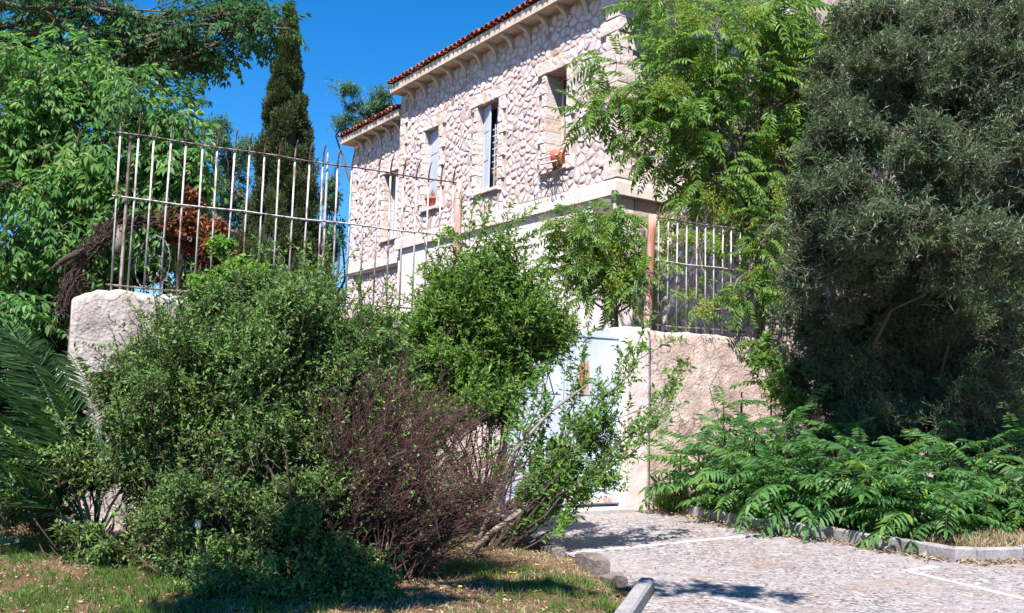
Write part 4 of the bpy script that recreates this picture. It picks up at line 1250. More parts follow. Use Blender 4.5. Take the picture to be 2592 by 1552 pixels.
g.add(V, [(k * ring + q, k * ring + (q + 1) % ring, (k + 1) * ring + (q + 1) % ring, (k + 1) * ring + q) for k in range(K - 1) for q in range(ring)], .05)
g.build('light_block_core', M['cypress_leaf'], cy, True)

# big-leaved tree on the left and the darker branch over it
ash = [compound(.36, 3, .135, .050, d, 40 + i, 'long', .2, .9, .45, rach=.004, t0=.35) for i, d in enumerate((.5, .8, 1.1, .7, .95))]
compound_tree('broadleaf_tree', 'big pale green leafy tree behind the left end of the fence', (-6.56, 12.60, 1.29), [(-6.56, 12.60, 1.29), (-6.55, 12.60, 2.62), (-6.35, 12.80, 3.79)],
    [(-6.14, 12.40, 5.02, 1.04, 1.00, 1.04), (-6.75, 12.20, 4.95, 0.81, 1.00, 1.02), (-6.32, 12.00, 3.53, 0.90, 0.90, 0.79), (-5.39, 12.60, 5.10, 0.72, 0.90, 0.94), (-4.98, 12.70, 4.32, 0.67, 0.90, 0.84), (-5.78, 12.40, 3.95, 0.87, 0.90, 0.76), (-6.20, 11.90, 2.66, 0.68, 0.70, 0.58), (-4.68, 12.90, 4.79, 0.40, 0.60, 0.62), (-5.33, 12.60, 3.44, 0.61, 0.60, 0.50), (-6.60, 12.60, 6.06, 0.89, 0.90, 0.44)],
    4200, ash, 'tree_leaf', 'bark', 51, 1.0, 280, .0, 14, .42, .07, .8)
compound_tree('heaven_tree', 'few dark pinnate leaves against the sky above the fence', (-4.98, 13.60, 1.91), [(-4.98, 13.60, 1.91), (-5.10, 13.60, 3.72), (-5.17, 13.60, 5.39)],
    [(-5.04, 13.60, 5.77, 0.24, 0.20, 0.12), (-5.22, 13.60, 5.64, 0.18, 0.20, 0.12), (-4.79, 13.60, 5.69, 0.21, 0.15, 0.07)], 22, [compound(.55, 9, .15, .042, d, 180 + i, 'long', .45, .5, .3) for i, d in enumerate((.3, .6, .8))], 'dark_leaf', 'bark', 53, .9, 40, .3, 5, .5, .02, .2, 6)
dk = [compound(.36, 4, .125, .045, d, 60 + i, 'long', .2, .8, .35, rach=.004, t0=.25) for i, d in enumerate((.3, .6, .9, .5))]
compound_tree('overhanging_tree', 'dark leafy tree whose branches reach across the top left sky', (-11.54, 16.00, 1.12), [(-11.54, 16.00, 1.12), (-11.61, 16.00, 4.67), (-10.19, 16.00, 7.22)],
    [(-8.46, 15.50, 7.95, 1.36, 1.40, 0.61), (-7.25, 15.50, 7.77, 1.02, 1.20, 0.55), (-6.20, 15.50, 7.87, 1.02, 1.10, 0.55), (-5.20, 15.50, 7.82, 0.82, 0.90, 0.48), (-4.44, 15.30, 7.76, 0.47, 0.60, 0.37), (-5.63, 15.40, 7.26, 0.61, 0.60, 0.31), (-5.26, 15.60, 8.23, 0.96, 0.80, 0.27), (-3.92, 15.20, 7.70, 0.19, 0.30, 0.23), (-6.85, 15.80, 7.38, 0.83, 0.90, 0.42), (-8.61, 15.90, 7.15, 0.98, 1.00, 0.63)],
    1700, dk, 'dark_leaf', 'bark', 52, 1.0, 120, .1, 12, .45, .09, .6)

shrub('dark_hedge', 'dark green hedge in the shade behind the palm', 'hedge', (-7.2, 12.2, .05),
    [(-6.41, 12.00, 2.03, 0.69, 0.70, 0.58), (-5.86, 11.90, 2.36, 0.37, 0.50, 0.47), (-6.78, 12.20, 1.39, 0.75, 0.80, 0.64), (-6.00, 11.80, 0.80, 0.68, 0.60, 0.57), (-5.60, 11.60, 1.53, 0.31, 0.40, 0.56), (-5.33, 11.20, 0.56, 0.35, 0.40, 0.35), (-7.10, 12.40, 2.58, 0.82, 0.80, 0.82), (-6.19, 13.40, 3.30, 0.65, 0.60, 0.35), (-5.50, 13.60, 3.40, 0.54, 0.50, 0.36), (-6.15, 13.00, 2.90, 0.40, 0.50, 0.34)], 3300, 12, .10, .04, (.2, .45), 'dark_leaf', 'brown_twig', 95, 'kite', .3, nlimb=24, lr=.016)
# dead brown foliage, dead vine-covered trunk and ivy on the fence foot
shrub('dead_bush', 'withered rust brown bush behind the left fence', 'bush', (-4.21, 12.40, 2.66), [(-4.12, 12.30, 3.64, 0.32, 0.35, 0.32), (-4.41, 12.30, 3.86, 0.30, 0.30, 0.30), (-3.95, 12.30, 3.42, 0.24, 0.30, 0.22), (-4.30, 12.40, 4.22, 0.22, 0.25, 0.14)], 420, 9, .085, .045, (.1, .3), 'dead_leaf', 'brown_twig', 61, 'long', .0, nlimb=10, lr=.012)
g = Geo()
P = np.array([(-5.35, 11.30, 2.52), (-5.35, 11.30, 2.88), (-5.25, 11.35, 3.24), (-5.07, 11.40, 3.49), (-4.84, 11.50, 3.66), (-4.65, 11.60, 3.74)])
tubes(g, P, [.075, .07, .06, .05, .035, .02], 9)
dt = empty('dead_tree_trunk', tuple(P[0])); tag(dt, 'leaning dead trunk wrapped in dry brown vines at the wall end', 'trunk')
g.v = [v - P[0].astype(np.float32) for v in g.v]; g.build('trunk', M['dead_vine'], dt, True)
g = Geo(); n = 500
k = rng.integers(0, 5, n); f_ = rng.random((n, 1)); c0 = P[k] * (1 - f_) + P[k + 1] * f_ - P[0]
d = rdir(n) * rng.uniform(.06, .15, (n, 1)); e = c0 + d + norm(P[k + 1] - P[k]) * rng.normal(0, .25, (n, 1))
tubes(g, poly_curve(c0 + d * .5, e, rng.normal(size=(n, 3)) * .06, 4), np.broadcast_to(np.array([.006, .006, .005, .003]), (n, 4)), 3, cap=False)
o = g.build('dry_vines', M['dead_vine'], dt); o['kind'] = 'stuff'
g = Geo(); q = np.array([(-5.19, 11.25, 3.30), (-5.38, 11.20, 3.19), (-5.58, 11.15, 3.00)]) - P[0]; tubes(g, q, [.035, .04, .012], 7)
g.build('broken_limb', M['dead_vine'], dt, True); g = Geo()
q2 = np.array([(-4.85, 11.40, 3.65), (-4.84, 11.40, 3.41), (-4.86, 11.40, 3.31)]) - P[0]; tubes(g, q2, [.03, .045, .035], 7)
g.build('broken_limb', M['pale_bark'], dt, True)
shrub('climbing_vine', 'light green round leaved vine on the foot of the left fence', 'vine', (-3.32, 11.60, 2.61), [(-3.47, 11.65, 3.13, 0.41, 0.25, 0.21), (-3.11, 11.70, 2.99, 0.36, 0.25, 0.21), (-3.77, 11.50, 2.94, 0.25, 0.25, 0.15), (-3.69, 11.80, 3.46, 0.21, 0.20, 0.21)], 420, 7, .075, .062, (.1, .25), 'vine_leaf', 'brown_twig', 62, 'long', .3, nlimb=12, lr=.008)

# --- tree of heaven behind the right fence
hv = [compound(.62, 9, .165, .047, d, 80 + i, 'long', .45, .5, .35, rach=.004) for i, d in enumerate((.35, .6, .9, 1.1, .7))]
compound_tree('heaven_tree', 'tree of heaven with yellow green seed clusters in front of the house', (4.50, 17.20, 1.38), [(4.50, 17.20, 1.38), (4.58, 17.20, 3.34), (4.37, 17.00, 4.84)],
    [(3.36, 16.60, 8.43, 0.88, 0.90, 0.73), (4.47, 16.80, 8.70, 0.81, 1.00, 0.67), (2.28, 16.40, 7.39, 0.79, 0.70, 0.58), (3.27, 16.50, 7.30, 0.87, 0.80, 0.58), (1.68, 16.30, 6.96, 0.54, 0.45, 0.36), (1.38, 16.20, 6.62, 0.32, 0.30, 0.25), (2.89, 16.40, 6.42, 0.69, 0.70, 0.65), (3.97, 16.60, 6.50, 0.73, 0.80, 0.66), (3.35, 16.50, 5.62, 0.58, 0.60, 0.44), (3.02, 16.30, 5.87, 0.43, 0.50, 0.50), (4.40, 16.80, 7.51, 0.81, 0.80, 0.67), (4.70, 16.80, 5.89, 0.52, 0.70, 0.59), (5.19, 16.90, 8.28, 0.67, 0.80, 0.97), (6.20, 16.90, 8.95, 0.82, 0.80, 0.52), (2.75, 16.60, 8.81, 0.44, 0.50, 0.37), (4.96, 16.90, 6.85, 0.60, 0.70, 0.82), (2.72, 16.40, 7.79, 0.58, 0.60, 0.58), (2.57, 16.30, 6.68, 0.57, 0.50, 0.43), (3.82, 16.60, 7.89, 0.80, 0.80, 0.66), (5.54, 16.80, 7.62, 0.59, 0.70, 0.81), (3.63, 16.40, 5.91, 0.58, 0.60, 0.51)],
    1250, hv, 'heaven_leaf', 'pale_bark', 71, 1.0, 180, .15, 9, .5, .055, .45, 70, None, 75)
compound_tree('heaven_tree', 'bushy young tree of heaven above the blue gate', (1.83, 15.60, 1.34), [(1.83, 15.60, 1.34), (1.81, 15.60, 2.43), (1.73, 15.60, 3.12)],
    [(1.65, 15.60, 3.95, 0.62, 0.50, 0.48), (1.22, 15.50, 4.41, 0.55, 0.40, 0.34), (1.99, 15.60, 4.31, 0.45, 0.40, 0.48), (2.06, 15.50, 3.46, 0.31, 0.35, 0.41), (1.45, 15.60, 3.39, 0.48, 0.40, 0.27), (0.87, 15.40, 4.53, 0.34, 0.30, 0.27), (1.78, 15.60, 4.73, 0.41, 0.40, 0.27), (0.95, 15.50, 3.85, 0.27, 0.30, 0.34)],
    400, hv, 'heaven_leaf', 'pale_bark', 72, .8, 150, .2, 9, .5, .03, .4, 40, None, 30)
compound_tree('heaven_tree', 'young tree of heaven growing through the right iron fence', (3.87, 15.85, 1.39), [(3.87, 15.85, 1.39), (3.87, 15.85, 2.49), (3.79, 15.85, 3.34)],
    [(3.88, 15.90, 3.63, 0.56, 0.30, 0.35), (4.37, 15.90, 4.07, 0.42, 0.35, 0.49), (3.59, 16.20, 4.67, 0.50, 0.30, 0.36), (4.40, 16.00, 4.66, 0.42, 0.35, 0.42), (3.26, 16.00, 3.34, 0.42, 0.25, 0.21), (4.58, 15.90, 3.64, 0.35, 0.30, 0.42), (3.15, 16.20, 4.96, 0.43, 0.30, 0.29)],
    230, hv, 'heaven_leaf', 'pale_bark', 73, .75, 120, .15, 8, .5, .025, .4, 30, None, 16)

# --- olive on the right and the trunk in the top right corner
shrub('olive_tree', 'large silvery olive tree filling the right side', 'tree', (5.9, 15.0, .1),
    [(5.38, 13.20, 6.54, 1.10, 1.20, 0.76), (6.57, 13.20, 6.39, 0.99, 1.30, 0.93), (4.76, 12.70, 5.40, 0.73, 0.90, 0.67), (5.27, 11.70, 4.85, 1.03, 1.10, 0.77), (6.64, 12.60, 4.90, 0.67, 1.10, 1.11), (4.29, 12.70, 4.51, 0.56, 0.80, 0.67), (4.59, 11.60, 3.86, 0.87, 0.90, 0.61), (5.62, 11.60, 3.67, 0.77, 1.00, 0.82), (4.03, 12.80, 3.54, 0.42, 0.60, 0.56), (6.48, 12.40, 2.72, 0.60, 0.90, 0.87), (6.34, 13.80, 2.34, 0.79, 0.80, 0.67), (5.52, 14.00, 3.19, 0.74, 0.60, 0.55), (6.04, 13.60, 7.03, 0.90, 1.00, 0.54), (6.17, 12.60, 1.62, 0.83, 0.70, 0.44), (5.30, 13.20, 1.59, 0.52, 0.50, 0.35), (5.00, 14.30, 2.83, 0.57, 0.50, 0.44), (5.19, 14.50, 2.08, 0.70, 0.60, 0.57), (6.01, 14.20, 1.23, 0.81, 0.60, 0.44), (6.70, 12.80, 1.30, 0.51, 0.60, 0.45), (4.80, 13.20, 3.38, 0.52, 0.60, 0.46), (6.93, 13.00, 3.82, 0.51, 0.90, 0.92), (7.09, 13.40, 6.22, 0.59, 1.00, 1.18), (4.34, 13.00, 5.23, 0.46, 0.60, 0.51), (4.12, 12.90, 4.08, 0.51, 0.60, 0.62), (4.41, 11.80, 4.32, 0.62, 0.70, 0.52), (5.94, 14.30, 2.22, 0.94, 0.70, 0.76), (6.14, 13.00, 4.63, 0.97, 0.90, 0.97), (5.07, 13.20, 6.04, 0.76, 0.80, 0.58), (5.96, 14.00, 3.45, 1.05, 0.80, 0.80), (6.32, 12.60, 1.19, 0.72, 0.50, 0.33), (5.03, 14.60, 1.50, 0.71, 0.60, 0.51), (4.75, 14.90, 3.13, 0.59, 0.50, 0.59), (5.71, 15.00, 2.70, 0.86, 0.60, 0.79), (6.71, 15.00, 2.79, 0.86, 0.60, 0.92), (7.35, 14.60, 2.27, 0.84, 0.70, 0.96), (4.68, 14.90, 2.21, 0.46, 0.40, 0.59), (5.67, 14.60, 1.71, 0.77, 0.50, 0.58), (6.73, 14.40, 1.55, 0.89, 0.50, 0.57), (7.64, 14.20, 1.89, 0.56, 0.60, 0.94), (7.46, 15.20, 8.26, 0.87, 0.80, 0.54), (8.11, 15.00, 8.05, 0.59, 0.80, 0.66), (6.49, 14.60, 7.84, 0.77, 0.80, 0.45), (4.18, 12.40, 3.77, 0.60, 0.60, 0.55), (5.13, 12.00, 4.38, 0.74, 0.70, 0.58), (4.68, 13.90, 2.42, 0.55, 0.40, 0.55), (5.45, 13.70, 2.31, 0.66, 0.40, 0.66), (6.20, 13.50, 1.96, 0.71, 0.40, 0.65), (6.80, 13.30, 1.74, 0.64, 0.40, 0.64), (5.13, 13.50, 1.46, 0.65, 0.30, 0.36), (6.14, 14.00, 2.96, 0.74, 0.40, 0.62), (7.39, 13.60, 2.47, 0.42, 0.50, 0.96), (5.88, 14.00, 5.87, 0.86, 0.60, 0.80), (5.43, 14.80, 7.82, 0.78, 0.60, 0.59), (6.07, 14.40, 7.88, 0.76, 0.60, 0.44), (5.01, 14.40, 6.90, 0.63, 0.50, 0.70), (6.19, 13.80, 3.80, 0.85, 0.50, 0.73), (6.73, 13.80, 5.77, 0.73, 0.60, 0.91)],
    36000, 13, .078, .018, (.2, .45), 'olive_leaf', 'bark', 81, 'kite', .3, .75, .3, 9, .045, (), 20, .36, .1)
g = Geo(); K = 14
P = np.array([(11.75 - .27 * k, 16.8, .85 * k) for k in range(K)])
tubes(g, P, [.40 - .010 * k + .05 * noise.noise((k * .7, 0, 0)) for k in range(K)], 14)
bt = empty('gnarled_tree', (0, 0, 0)); tag(bt, 'thick pale gnarled trunk in the top right corner behind the olive', 'tree')
g.build('trunk', M['pale_bark'], bt, True)

# --- saplings in the bed by the kerb
sp_v = [compound(.70, 10, .20, .052, d, 100 + i, 'long', .45, .45, .3, rach=.006, t0=.12) for i, d in enumerate((.25, .45, .7, .95, .6))]
sp_m = [Geo().merge(v, None, ts).mesh('leaf', M['sapling_leaf']) for v in sp_v for ts in (-.22, -.05, .08, .30)]
sp_rest = 0
def sapling(x, y, h, nf, seed, label, group=None, scale=1.0, lean=(0, 0)):
    rr = random.Random(seed)
    root = empty('heaven_sapling', (x, y, .1)); tag(root, label, 'sapling', group)
    g = Geo(); K = 5
    P = np.array([(lean[0] * (k / 4) ** 1.5, lean[1] * (k / 4) ** 1.5, h * .92 * k / 4) for k in range(K)]); tubes(g, P, np.linspace(.022, .010, K), 6)
    g.build('stem', M['brown_twig'], root, True)
    a = rr.uniform(0, 6)
    for i in range(nf):
        f = .22 + .78 * (i + .5) / nf; a += 2.4 + rr.uniform(-.4, .4)
        el = R(4 + 50 * f ** 3 + rr.uniform(-12, 12)); sc = scale * (1.06 - .3 * f) * rr.uniform(.8, 1.15)
        p = Vector((lean[0] * f ** 1.5, lean[1] * f ** 1.5, h * .92 * f))
        d = Vector((math.cos(a) * math.cos(el), math.sin(a) * math.cos(el), math.sin(el)))
        o = bpy.data.objects.new('leaf', rr.choice(sp_m)); o.matrix_local = orient(p, d, rr.uniform(-.5, .5), sc * rr.uniform(.75, 1.15)); link(o, root)
TH_L = 'leafy tree of heaven sapling in the low green thicket along the kerb'
TH_G = 'saplings of the thicket between kerb and wall'
bed = [(2.62, 14.35, .85), (2.85, 14.0, 1.05), (3.05, 13.7, 1.2), (3.25, 14.25, 1.3), (3.2, 13.2, .9), (3.55, 13.7, 1.3), (3.4, 12.75, .85), (3.8, 13.1, 1.2), (3.7, 12.3, .75), (4.1, 12.6, 1.15), (4.15, 12.05, .85), (4.5, 12.4, 1.15), (4.5, 11.7, .85),
       (4.85, 12.0, 1.05), (4.75, 11.25, .7), (5.15, 12.5, 1.25), (5.2, 11.7, .85), (5.55, 12.1, 1.1), (5.75, 12.7, 1.3), (5.9, 11.8, .9), (6.2, 12.3, 1.15), (6.4, 11.8, .9), (6.65, 12.4, 1.2), (6.95, 12.0, 1.0), (7.3, 12.4, 1.15), (4.0, 13.6, 1.4), (4.6, 13.0, 1.35), (3.6, 14.4, 1.5), (5.1, 11.15, .6)]
for i, (x, y, h) in enumerate(bed):
    sapling(x, y, h, 15, 300 + i, TH_L, TH_G, rnd.uniform(.95, 1.2), (rnd.uniform(-.1, .1), rnd.uniform(-.25, .05)))
sapling(3.35, 14.75, 1.75, 15, 401, 'medium tree of heaven sapling by the wall near the gate pillar', None, 1.0)
sapling(4.75, 14.9, 2.0, 15, 402, 'medium tree of heaven sapling by the wall at the olive edge', None, 1.0)
sapling(4.05, 14.6, 2.35, 16, 400, 'tall tree of heaven sapling standing against the tan wall', None, .95)
shrub('undergrowth', 'low leafy undergrowth beneath the saplings behind the kerb', 'undergrowth', (4.6, 12.6, .1),
    [(3.1, 13.7, .3, .5, .6, .28), (3.7, 12.9, .3, .5, .5, .28), (4.4, 12.3, .3, .6, .5, .28), (5.2, 12.0, .3, .6, .5, .28), (6.0, 12.2, .3, .6, .5, .3), (6.8, 12.2, .3, .6, .5, .28), (3.4, 13.2, .25, .4, .5, .2), (4.7, 11.5, .25, .35, .35, .2)], 1100, 9, .085, .034, (.12, .3), 'sapling_leaf', 'brown_twig', 92, 'long', .5, nlimb=30, lr=.008)
shrub('wall_bush', 'dark green bush at the foot of the wall under the olive', 'bush', (4.5, 15.0, .1), [(4.14, 14.60, 2.18, 0.45, 0.40, 0.45), (3.87, 14.80, 2.44, 0.33, 0.40, 0.39), (4.34, 14.20, 1.68, 0.50, 0.40, 0.37)], 300, 9, .09, .035, (.15, .35), 'heaven_leaf', 'brown_twig', 91, 'long', .2, nlimb=10, lr=.01)

# --- palm at the left
PB = (-3.75, 8.75, 0.05)
palm = empty('palm', PB); tag(palm, 'young palm with long arching fronds at the left', 'palm')
pv = [compound(2.0, 62, .42, .026, d, 120 + i, 'kite', .7, .75, .05, rach=.014, t0=.22) for i, d in enumerate((.25, .5, .75, .4))]
pm_ = [v.mesh('frond', M['palm_leaf']) for v in pv]
g = Geo()
tubes(g, [[(0, 0, -.05), (0, 0, .08), (0, 0, .2)]], [[.10, .11, .06]], 9)
n = 46; aa = rng.uniform(0, 6.28, n); b0 = np.stack([.07 * np.cos(aa), .07 * np.sin(aa), rng.uniform(-.02, .15, n)], -1)
e0 = b0 + norm(np.stack([np.cos(aa), np.sin(aa), rng.uniform(1.2, 4.0, n)], -1)) * rng.uniform(.10, .32, (n, 1))
tubes(g, poly_curve(b0, e0, rng.normal(size=(n, 3)) * .03, 4), np.broadcast_to(np.array([.018, .014, .011, .006]), (n, 4)), 4)
g.build('trunk', M['dead_vine'], palm, True)
for i, (tx, ty, tz_, sc, k) in enumerate([(-.95, .35, 1.75, 1.25, 0), (-1.5, .2, 1.5, 1.25, 1), (-1.6, -.1, 1.1, 1.15, 2), (-.55, .5, 2.1, 1.25, 1), (-1.2, .7, 1.7, 1.3, 2), (.45, .3, 1.9, 1.1, 0), (.75, .6, 1.7, 1.15, 1), (.15, .2, 2.0, 1.15, 3), (-1.3, -.3, 1.0, 1.0, 3), (-.25, .5, 2.1, 1.2, 2), (-1.7, .5, 1.0, 1.2, 1), (.1, .8, 1.9, 1.2, 0), (-.75, .1, 1.9, 1.3, 3), (-1.1, .1, 1.2, 1.2, 0), (-.4, .1, 1.5, 1.1, 2), (.9, .3, 1.4, 1.0, 2)]):
    o = bpy.data.objects.new('frond', pm_[k]); o.matrix_local = orient((0, 0, .15), (tx, ty, tz_), rnd.uniform(-.9, .9), sc * .95); link(o, palm)

shrub('low_shrub', 'low dark shrub around the foot of the palm', 'shrub', (-3.9, 8.6, .05), [(-3.79, 8.60, 0.23, 0.34, 0.30, 0.26), (-3.41, 8.40, 0.20, 0.26, 0.30, 0.22), (-4.39, 9.20, 0.40, 0.45, 0.40, 0.24), (-5.01, 9.60, 0.54, 0.38, 0.40, 0.25)], 700, 12, .05, .022, (.1, .28), 'shrub_leaf', 'brown_twig', 96, 'kite', .5, nlimb=14, lr=.008)

# --- shrubs before the wall
shrub('privet_shrub', 'tall fresh green privet shrub in front of the gate', 'shrub', (-0.27, 11.20, 0.31),
    [(-0.29, 11.00, 2.73, 0.73, 0.80, 0.68), (-0.75, 10.80, 2.36, 0.52, 0.60, 0.43), (0.21, 11.00, 2.50, 0.53, 0.60, 0.53), (-0.25, 11.00, 3.22, 0.39, 0.50, 0.39), (-0.40, 10.80, 1.94, 0.67, 0.60, 0.48), (-0.73, 11.00, 2.91, 0.34, 0.40, 0.34), (-1.15, 11.00, 2.41, 0.29, 0.40, 0.29), (-0.16, 10.90, 1.66, 0.34, 0.40, 0.29), (-1.00, 10.60, 1.92, 0.42, 0.50, 0.42), (0.50, 11.10, 2.56, 0.34, 0.40, 0.34), (-0.65, 10.40, 1.56, 0.37, 0.40, 0.32)],
    4800, 15, .058, .027, (.18, .46), 'privet_leaf', 'brown_twig', 131, 'kite', 1.0, .85, .4, 26, .014,
    [((-0.25, 11.00, 3.22), (0.00, 11.00, 3.77), 6), ((-0.50, 11.00, 3.31), (-0.88, 11.00, 3.67), 6), ((-0.01, 11.00, 3.18), (-0.32, 11.00, 3.71), 6), ((-0.40, 11.00, 3.41), (-0.47, 11.00, 3.81), 4), ((-0.01, 11.00, 3.42), (0.22, 11.00, 3.78), 4), ((0.09, 11.00, 3.03), (0.26, 11.00, 3.38), 6), ((-0.69, 11.00, 3.01), (-1.03, 11.00, 3.20), 6), ((-0.21, 11.00, 3.32), (-0.14, 11.00, 3.72), 5), ((-0.96, 11.00, 2.61), (-1.32, 11.00, 2.90), 6), ((0.40, 11.00, 2.55), (0.58, 11.00, 2.95), 6), ((-0.44, 11.00, 2.92), (-0.60, 11.00, 3.41), 6), ((0.19, 11.00, 2.94), (0.43, 11.00, 3.24), 5)], 14, .56, .15, ragged=240)
shrub('foreground_shrub', 'huge dense small leaved shrub in the left foreground', 'shrub', (-1.75, 8.0, .05),
    [(-2.47, 8.60, 1.81, 0.95, 0.80, 0.72), (-3.10, 8.50, 1.57, 0.64, 0.60, 0.64), (-1.83, 8.70, 2.14, 0.69, 0.70, 0.54), (-1.53, 8.50, 1.54, 0.56, 0.60, 0.71), (-2.39, 8.20, 1.06, 0.83, 0.70, 0.54), (-3.33, 8.50, 1.20, 0.49, 0.50, 0.45), (-2.12, 8.90, 2.54, 0.47, 0.50, 0.31), (-2.84, 9.20, 2.47, 0.49, 0.50, 0.28), (-1.74, 8.20, 0.90, 0.65, 0.50, 0.40), (-1.40, 8.90, 2.17, 0.39, 0.50, 0.35), (-3.93, 8.70, 0.99, 0.46, 0.35, 0.23), (-2.93, 8.20, 0.69, 0.40, 0.45, 0.32), (-0.99, 8.60, 0.59, 0.34, 0.50, 0.42), (-3.66, 8.90, 1.87, 0.35, 0.40, 0.31), (-4.39, 8.90, 0.70, 0.35, 0.35, 0.24), (-2.64, 9.60, 2.69, 0.51, 0.40, 0.21), (-2.08, 10.20, 2.82, 0.40, 0.40, 0.22), (-1.52, 10.20, 2.48, 0.31, 0.40, 0.18), (-2.49, 8.50, 1.40, 0.67, 0.60, 0.41), (-2.02, 8.40, 1.24, 0.55, 0.60, 0.44), (-2.92, 8.80, 1.96, 0.58, 0.60, 0.46), (-2.08, 8.70, 1.75, 0.57, 0.60, 0.50), (-2.51, 8.70, 0.58, 0.69, 0.40, 0.42), (-2.02, 8.90, 0.42, 0.71, 0.40, 0.43), (-1.32, 8.70, 1.09, 0.42, 0.50, 0.50), (-2.99, 8.50, 0.95, 0.45, 0.40, 0.37), (-1.15, 9.20, 1.87, 0.28, 0.40, 0.45), (-1.24, 8.90, 0.21, 0.35, 0.40, 0.31), (-2.35, 8.80, -0.03, 0.58, 0.30, 0.27), (-2.33, 9.40, 0.27, 0.91, 0.30, 0.50), (-3.08, 9.20, 0.43, 0.61, 0.30, 0.45), (-1.50, 9.30, 0.18, 0.57, 0.30, 0.45), (-1.66, 7.70, 0.19, 0.68, 0.30, 0.27), (-2.22, 7.80, 0.22, 0.45, 0.30, 0.31), (-1.16, 7.90, 0.20, 0.42, 0.30, 0.28), (-2.73, 8.00, 0.31, 0.32, 0.30, 0.28), (-1.79, 7.90, 0.62, 0.59, 0.30, 0.31), (-1.64, 7.35, 0.13, 0.71, 0.25, 0.19), (-2.26, 7.50, 0.15, 0.40, 0.25, 0.20), (-1.03, 7.50, 0.13, 0.36, 0.25, 0.20)],
    16500, 15, .046, .021, (.16, .46), 'shrub_leaf', 'brown_twig', 132, 'kite', .8, .85, .35, 60, .014,
    [((-2.01, 9.00, 2.56), (-1.99, 9.00, 3.04), 3), ((-2.56, 9.20, 2.52), (-2.66, 9.20, 2.89), 3), ((-2.86, 9.00, 2.37), (-2.95, 9.00, 2.65), 2), ((-1.50, 9.00, 2.41), (-1.48, 9.00, 2.69), 3), ((-2.23, 9.00, 2.55), (-2.29, 9.00, 2.91), 2), ((-1.75, 9.00, 2.48), (-1.65, 9.00, 2.89), 2), ((-3.61, 8.80, 1.79), (-3.86, 8.80, 2.09), 2), ((-3.09, 8.90, 2.20), (-3.18, 8.90, 2.47), 3), ((-3.31, 8.80, 1.95), (-3.49, 8.80, 2.30), 3), ((-2.70, 9.00, 2.46), (-2.78, 9.00, 2.80), 3), ((-1.26, 9.00, 2.34), (-1.22, 9.00, 2.66), 3), ((-2.39, 9.00, 2.55), (-2.40, 9.00, 2.79), 3), ((-1.83, 9.00, 2.52), (-1.84, 9.00, 2.84), 3), ((-1.09, 9.00, 2.02), (-1.01, 9.00, 2.34), 3), ((-4.00, 8.60, 1.10), (-4.38, 8.60, 1.17), 4), ((-3.86, 8.60, 1.18), (-4.21, 8.60, 1.36), 3)], 17, .42, .15, ragged=420)

# arching sprays across the gate
base = (-0.25, 10.00, -0.10)
sproot = empty('spray_shrub', base); tag(sproot, 'loose arching shrub branches crossing the blue gate', 'shrub'); B = np.array(base)
tips = [(1.76, 11.00, 2.25), (1.33, 11.00, 2.09), (1.67, 11.20, 2.50), (0.98, 10.90, 2.27), (1.88, 10.80, 1.81), (1.53, 10.70, 1.61), (1.98, 11.10, 2.01), (0.54, 10.80, 2.15), (1.16, 10.70, 1.70), (1.20, 10.60, 1.15), (1.10, 10.50, 0.70), (0.78, 10.40, 0.52), (0.46, 10.30, 0.61), (0.45, 10.70, 1.68), (0.21, 10.60, 1.95), (0.88, 10.60, 1.23), (1.46, 10.80, 1.24), (0.32, 10.40, 1.13), (0.74, 10.80, 1.88), (1.63, 10.70, 1.34), (0.28, 10.20, 0.44), (0.59, 10.40, 0.87), (0.96, 10.50, 0.92), (0.08, 10.50, 1.44)]
gl, gt, gs = Geo(), Geo(), Geo()
T = np.array(tips) - B
P = limbs(gs, (0, 0, 0), T, .014 * np.ones(len(T)), .07, 8)
for j in range(len(T)):
    a, tg = along(P[j:j + 1], 15, .45, 1.0)
    a = a[0]; d = norm(tg[0] * .8 + rdir(15) * .7 + np.array([0, 0, .35])); e = a + d * rng.uniform(.12, .38, (15, 1))
    leafy(gl, gt, a, e, 15, .076, .033, 'kite', .85, .4, .003, 0, 1)
    leafy(gl, None, P[j:j + 1, 3], P[j:j + 1, -1], 40, .072, .030, 'kite', .85, .4)
n = 320; ends, nor, C = clump_points([(0.78, 10.50, 0.96, 0.51, 0.35, 0.37), (0.33, 10.30, 0.61, 0.41, 0.30, 0.23), (1.06, 10.60, 1.32, 0.37, 0.30, 0.28)], n, .5, 8, .5, 5)
d = norm(nor + np.array([0, 0, .4]) + rng.normal(size=ends.shape) * .3); leafy(gl, gt, ends - B - d * .3, ends - B, 12, .06, .027)
gs.build('stems', M['brown_twig'], sproot, True); o = gt.build('twigs', M['brown_twig'], sproot); o['kind'] = 'stuff'
o = gl.build('foliage', M['spray_leaf'], sproot); o['kind'] = 'stuff'
for (P_, r0) in (([(-0.39, 9.70, 0.05), (-0.15, 9.80, 0.27), (0.15, 9.90, 0.49)], (.035, .032, .028)), ([(-0.31, 9.90, 0.08), (-0.16, 10.00, 0.49), (-0.06, 10.10, 0.79), (0.07, 10.20, 1.09), (0.44, 10.30, 1.50), (0.85, 10.40, 1.82)], (.03, .028, .026, .022, .016, .008))):
    g = Geo(); P_ = np.array(P_) - B; tubes(g, P_, r0, 7); g.build('cut_branch', M['pale_bark'], sproot, True)

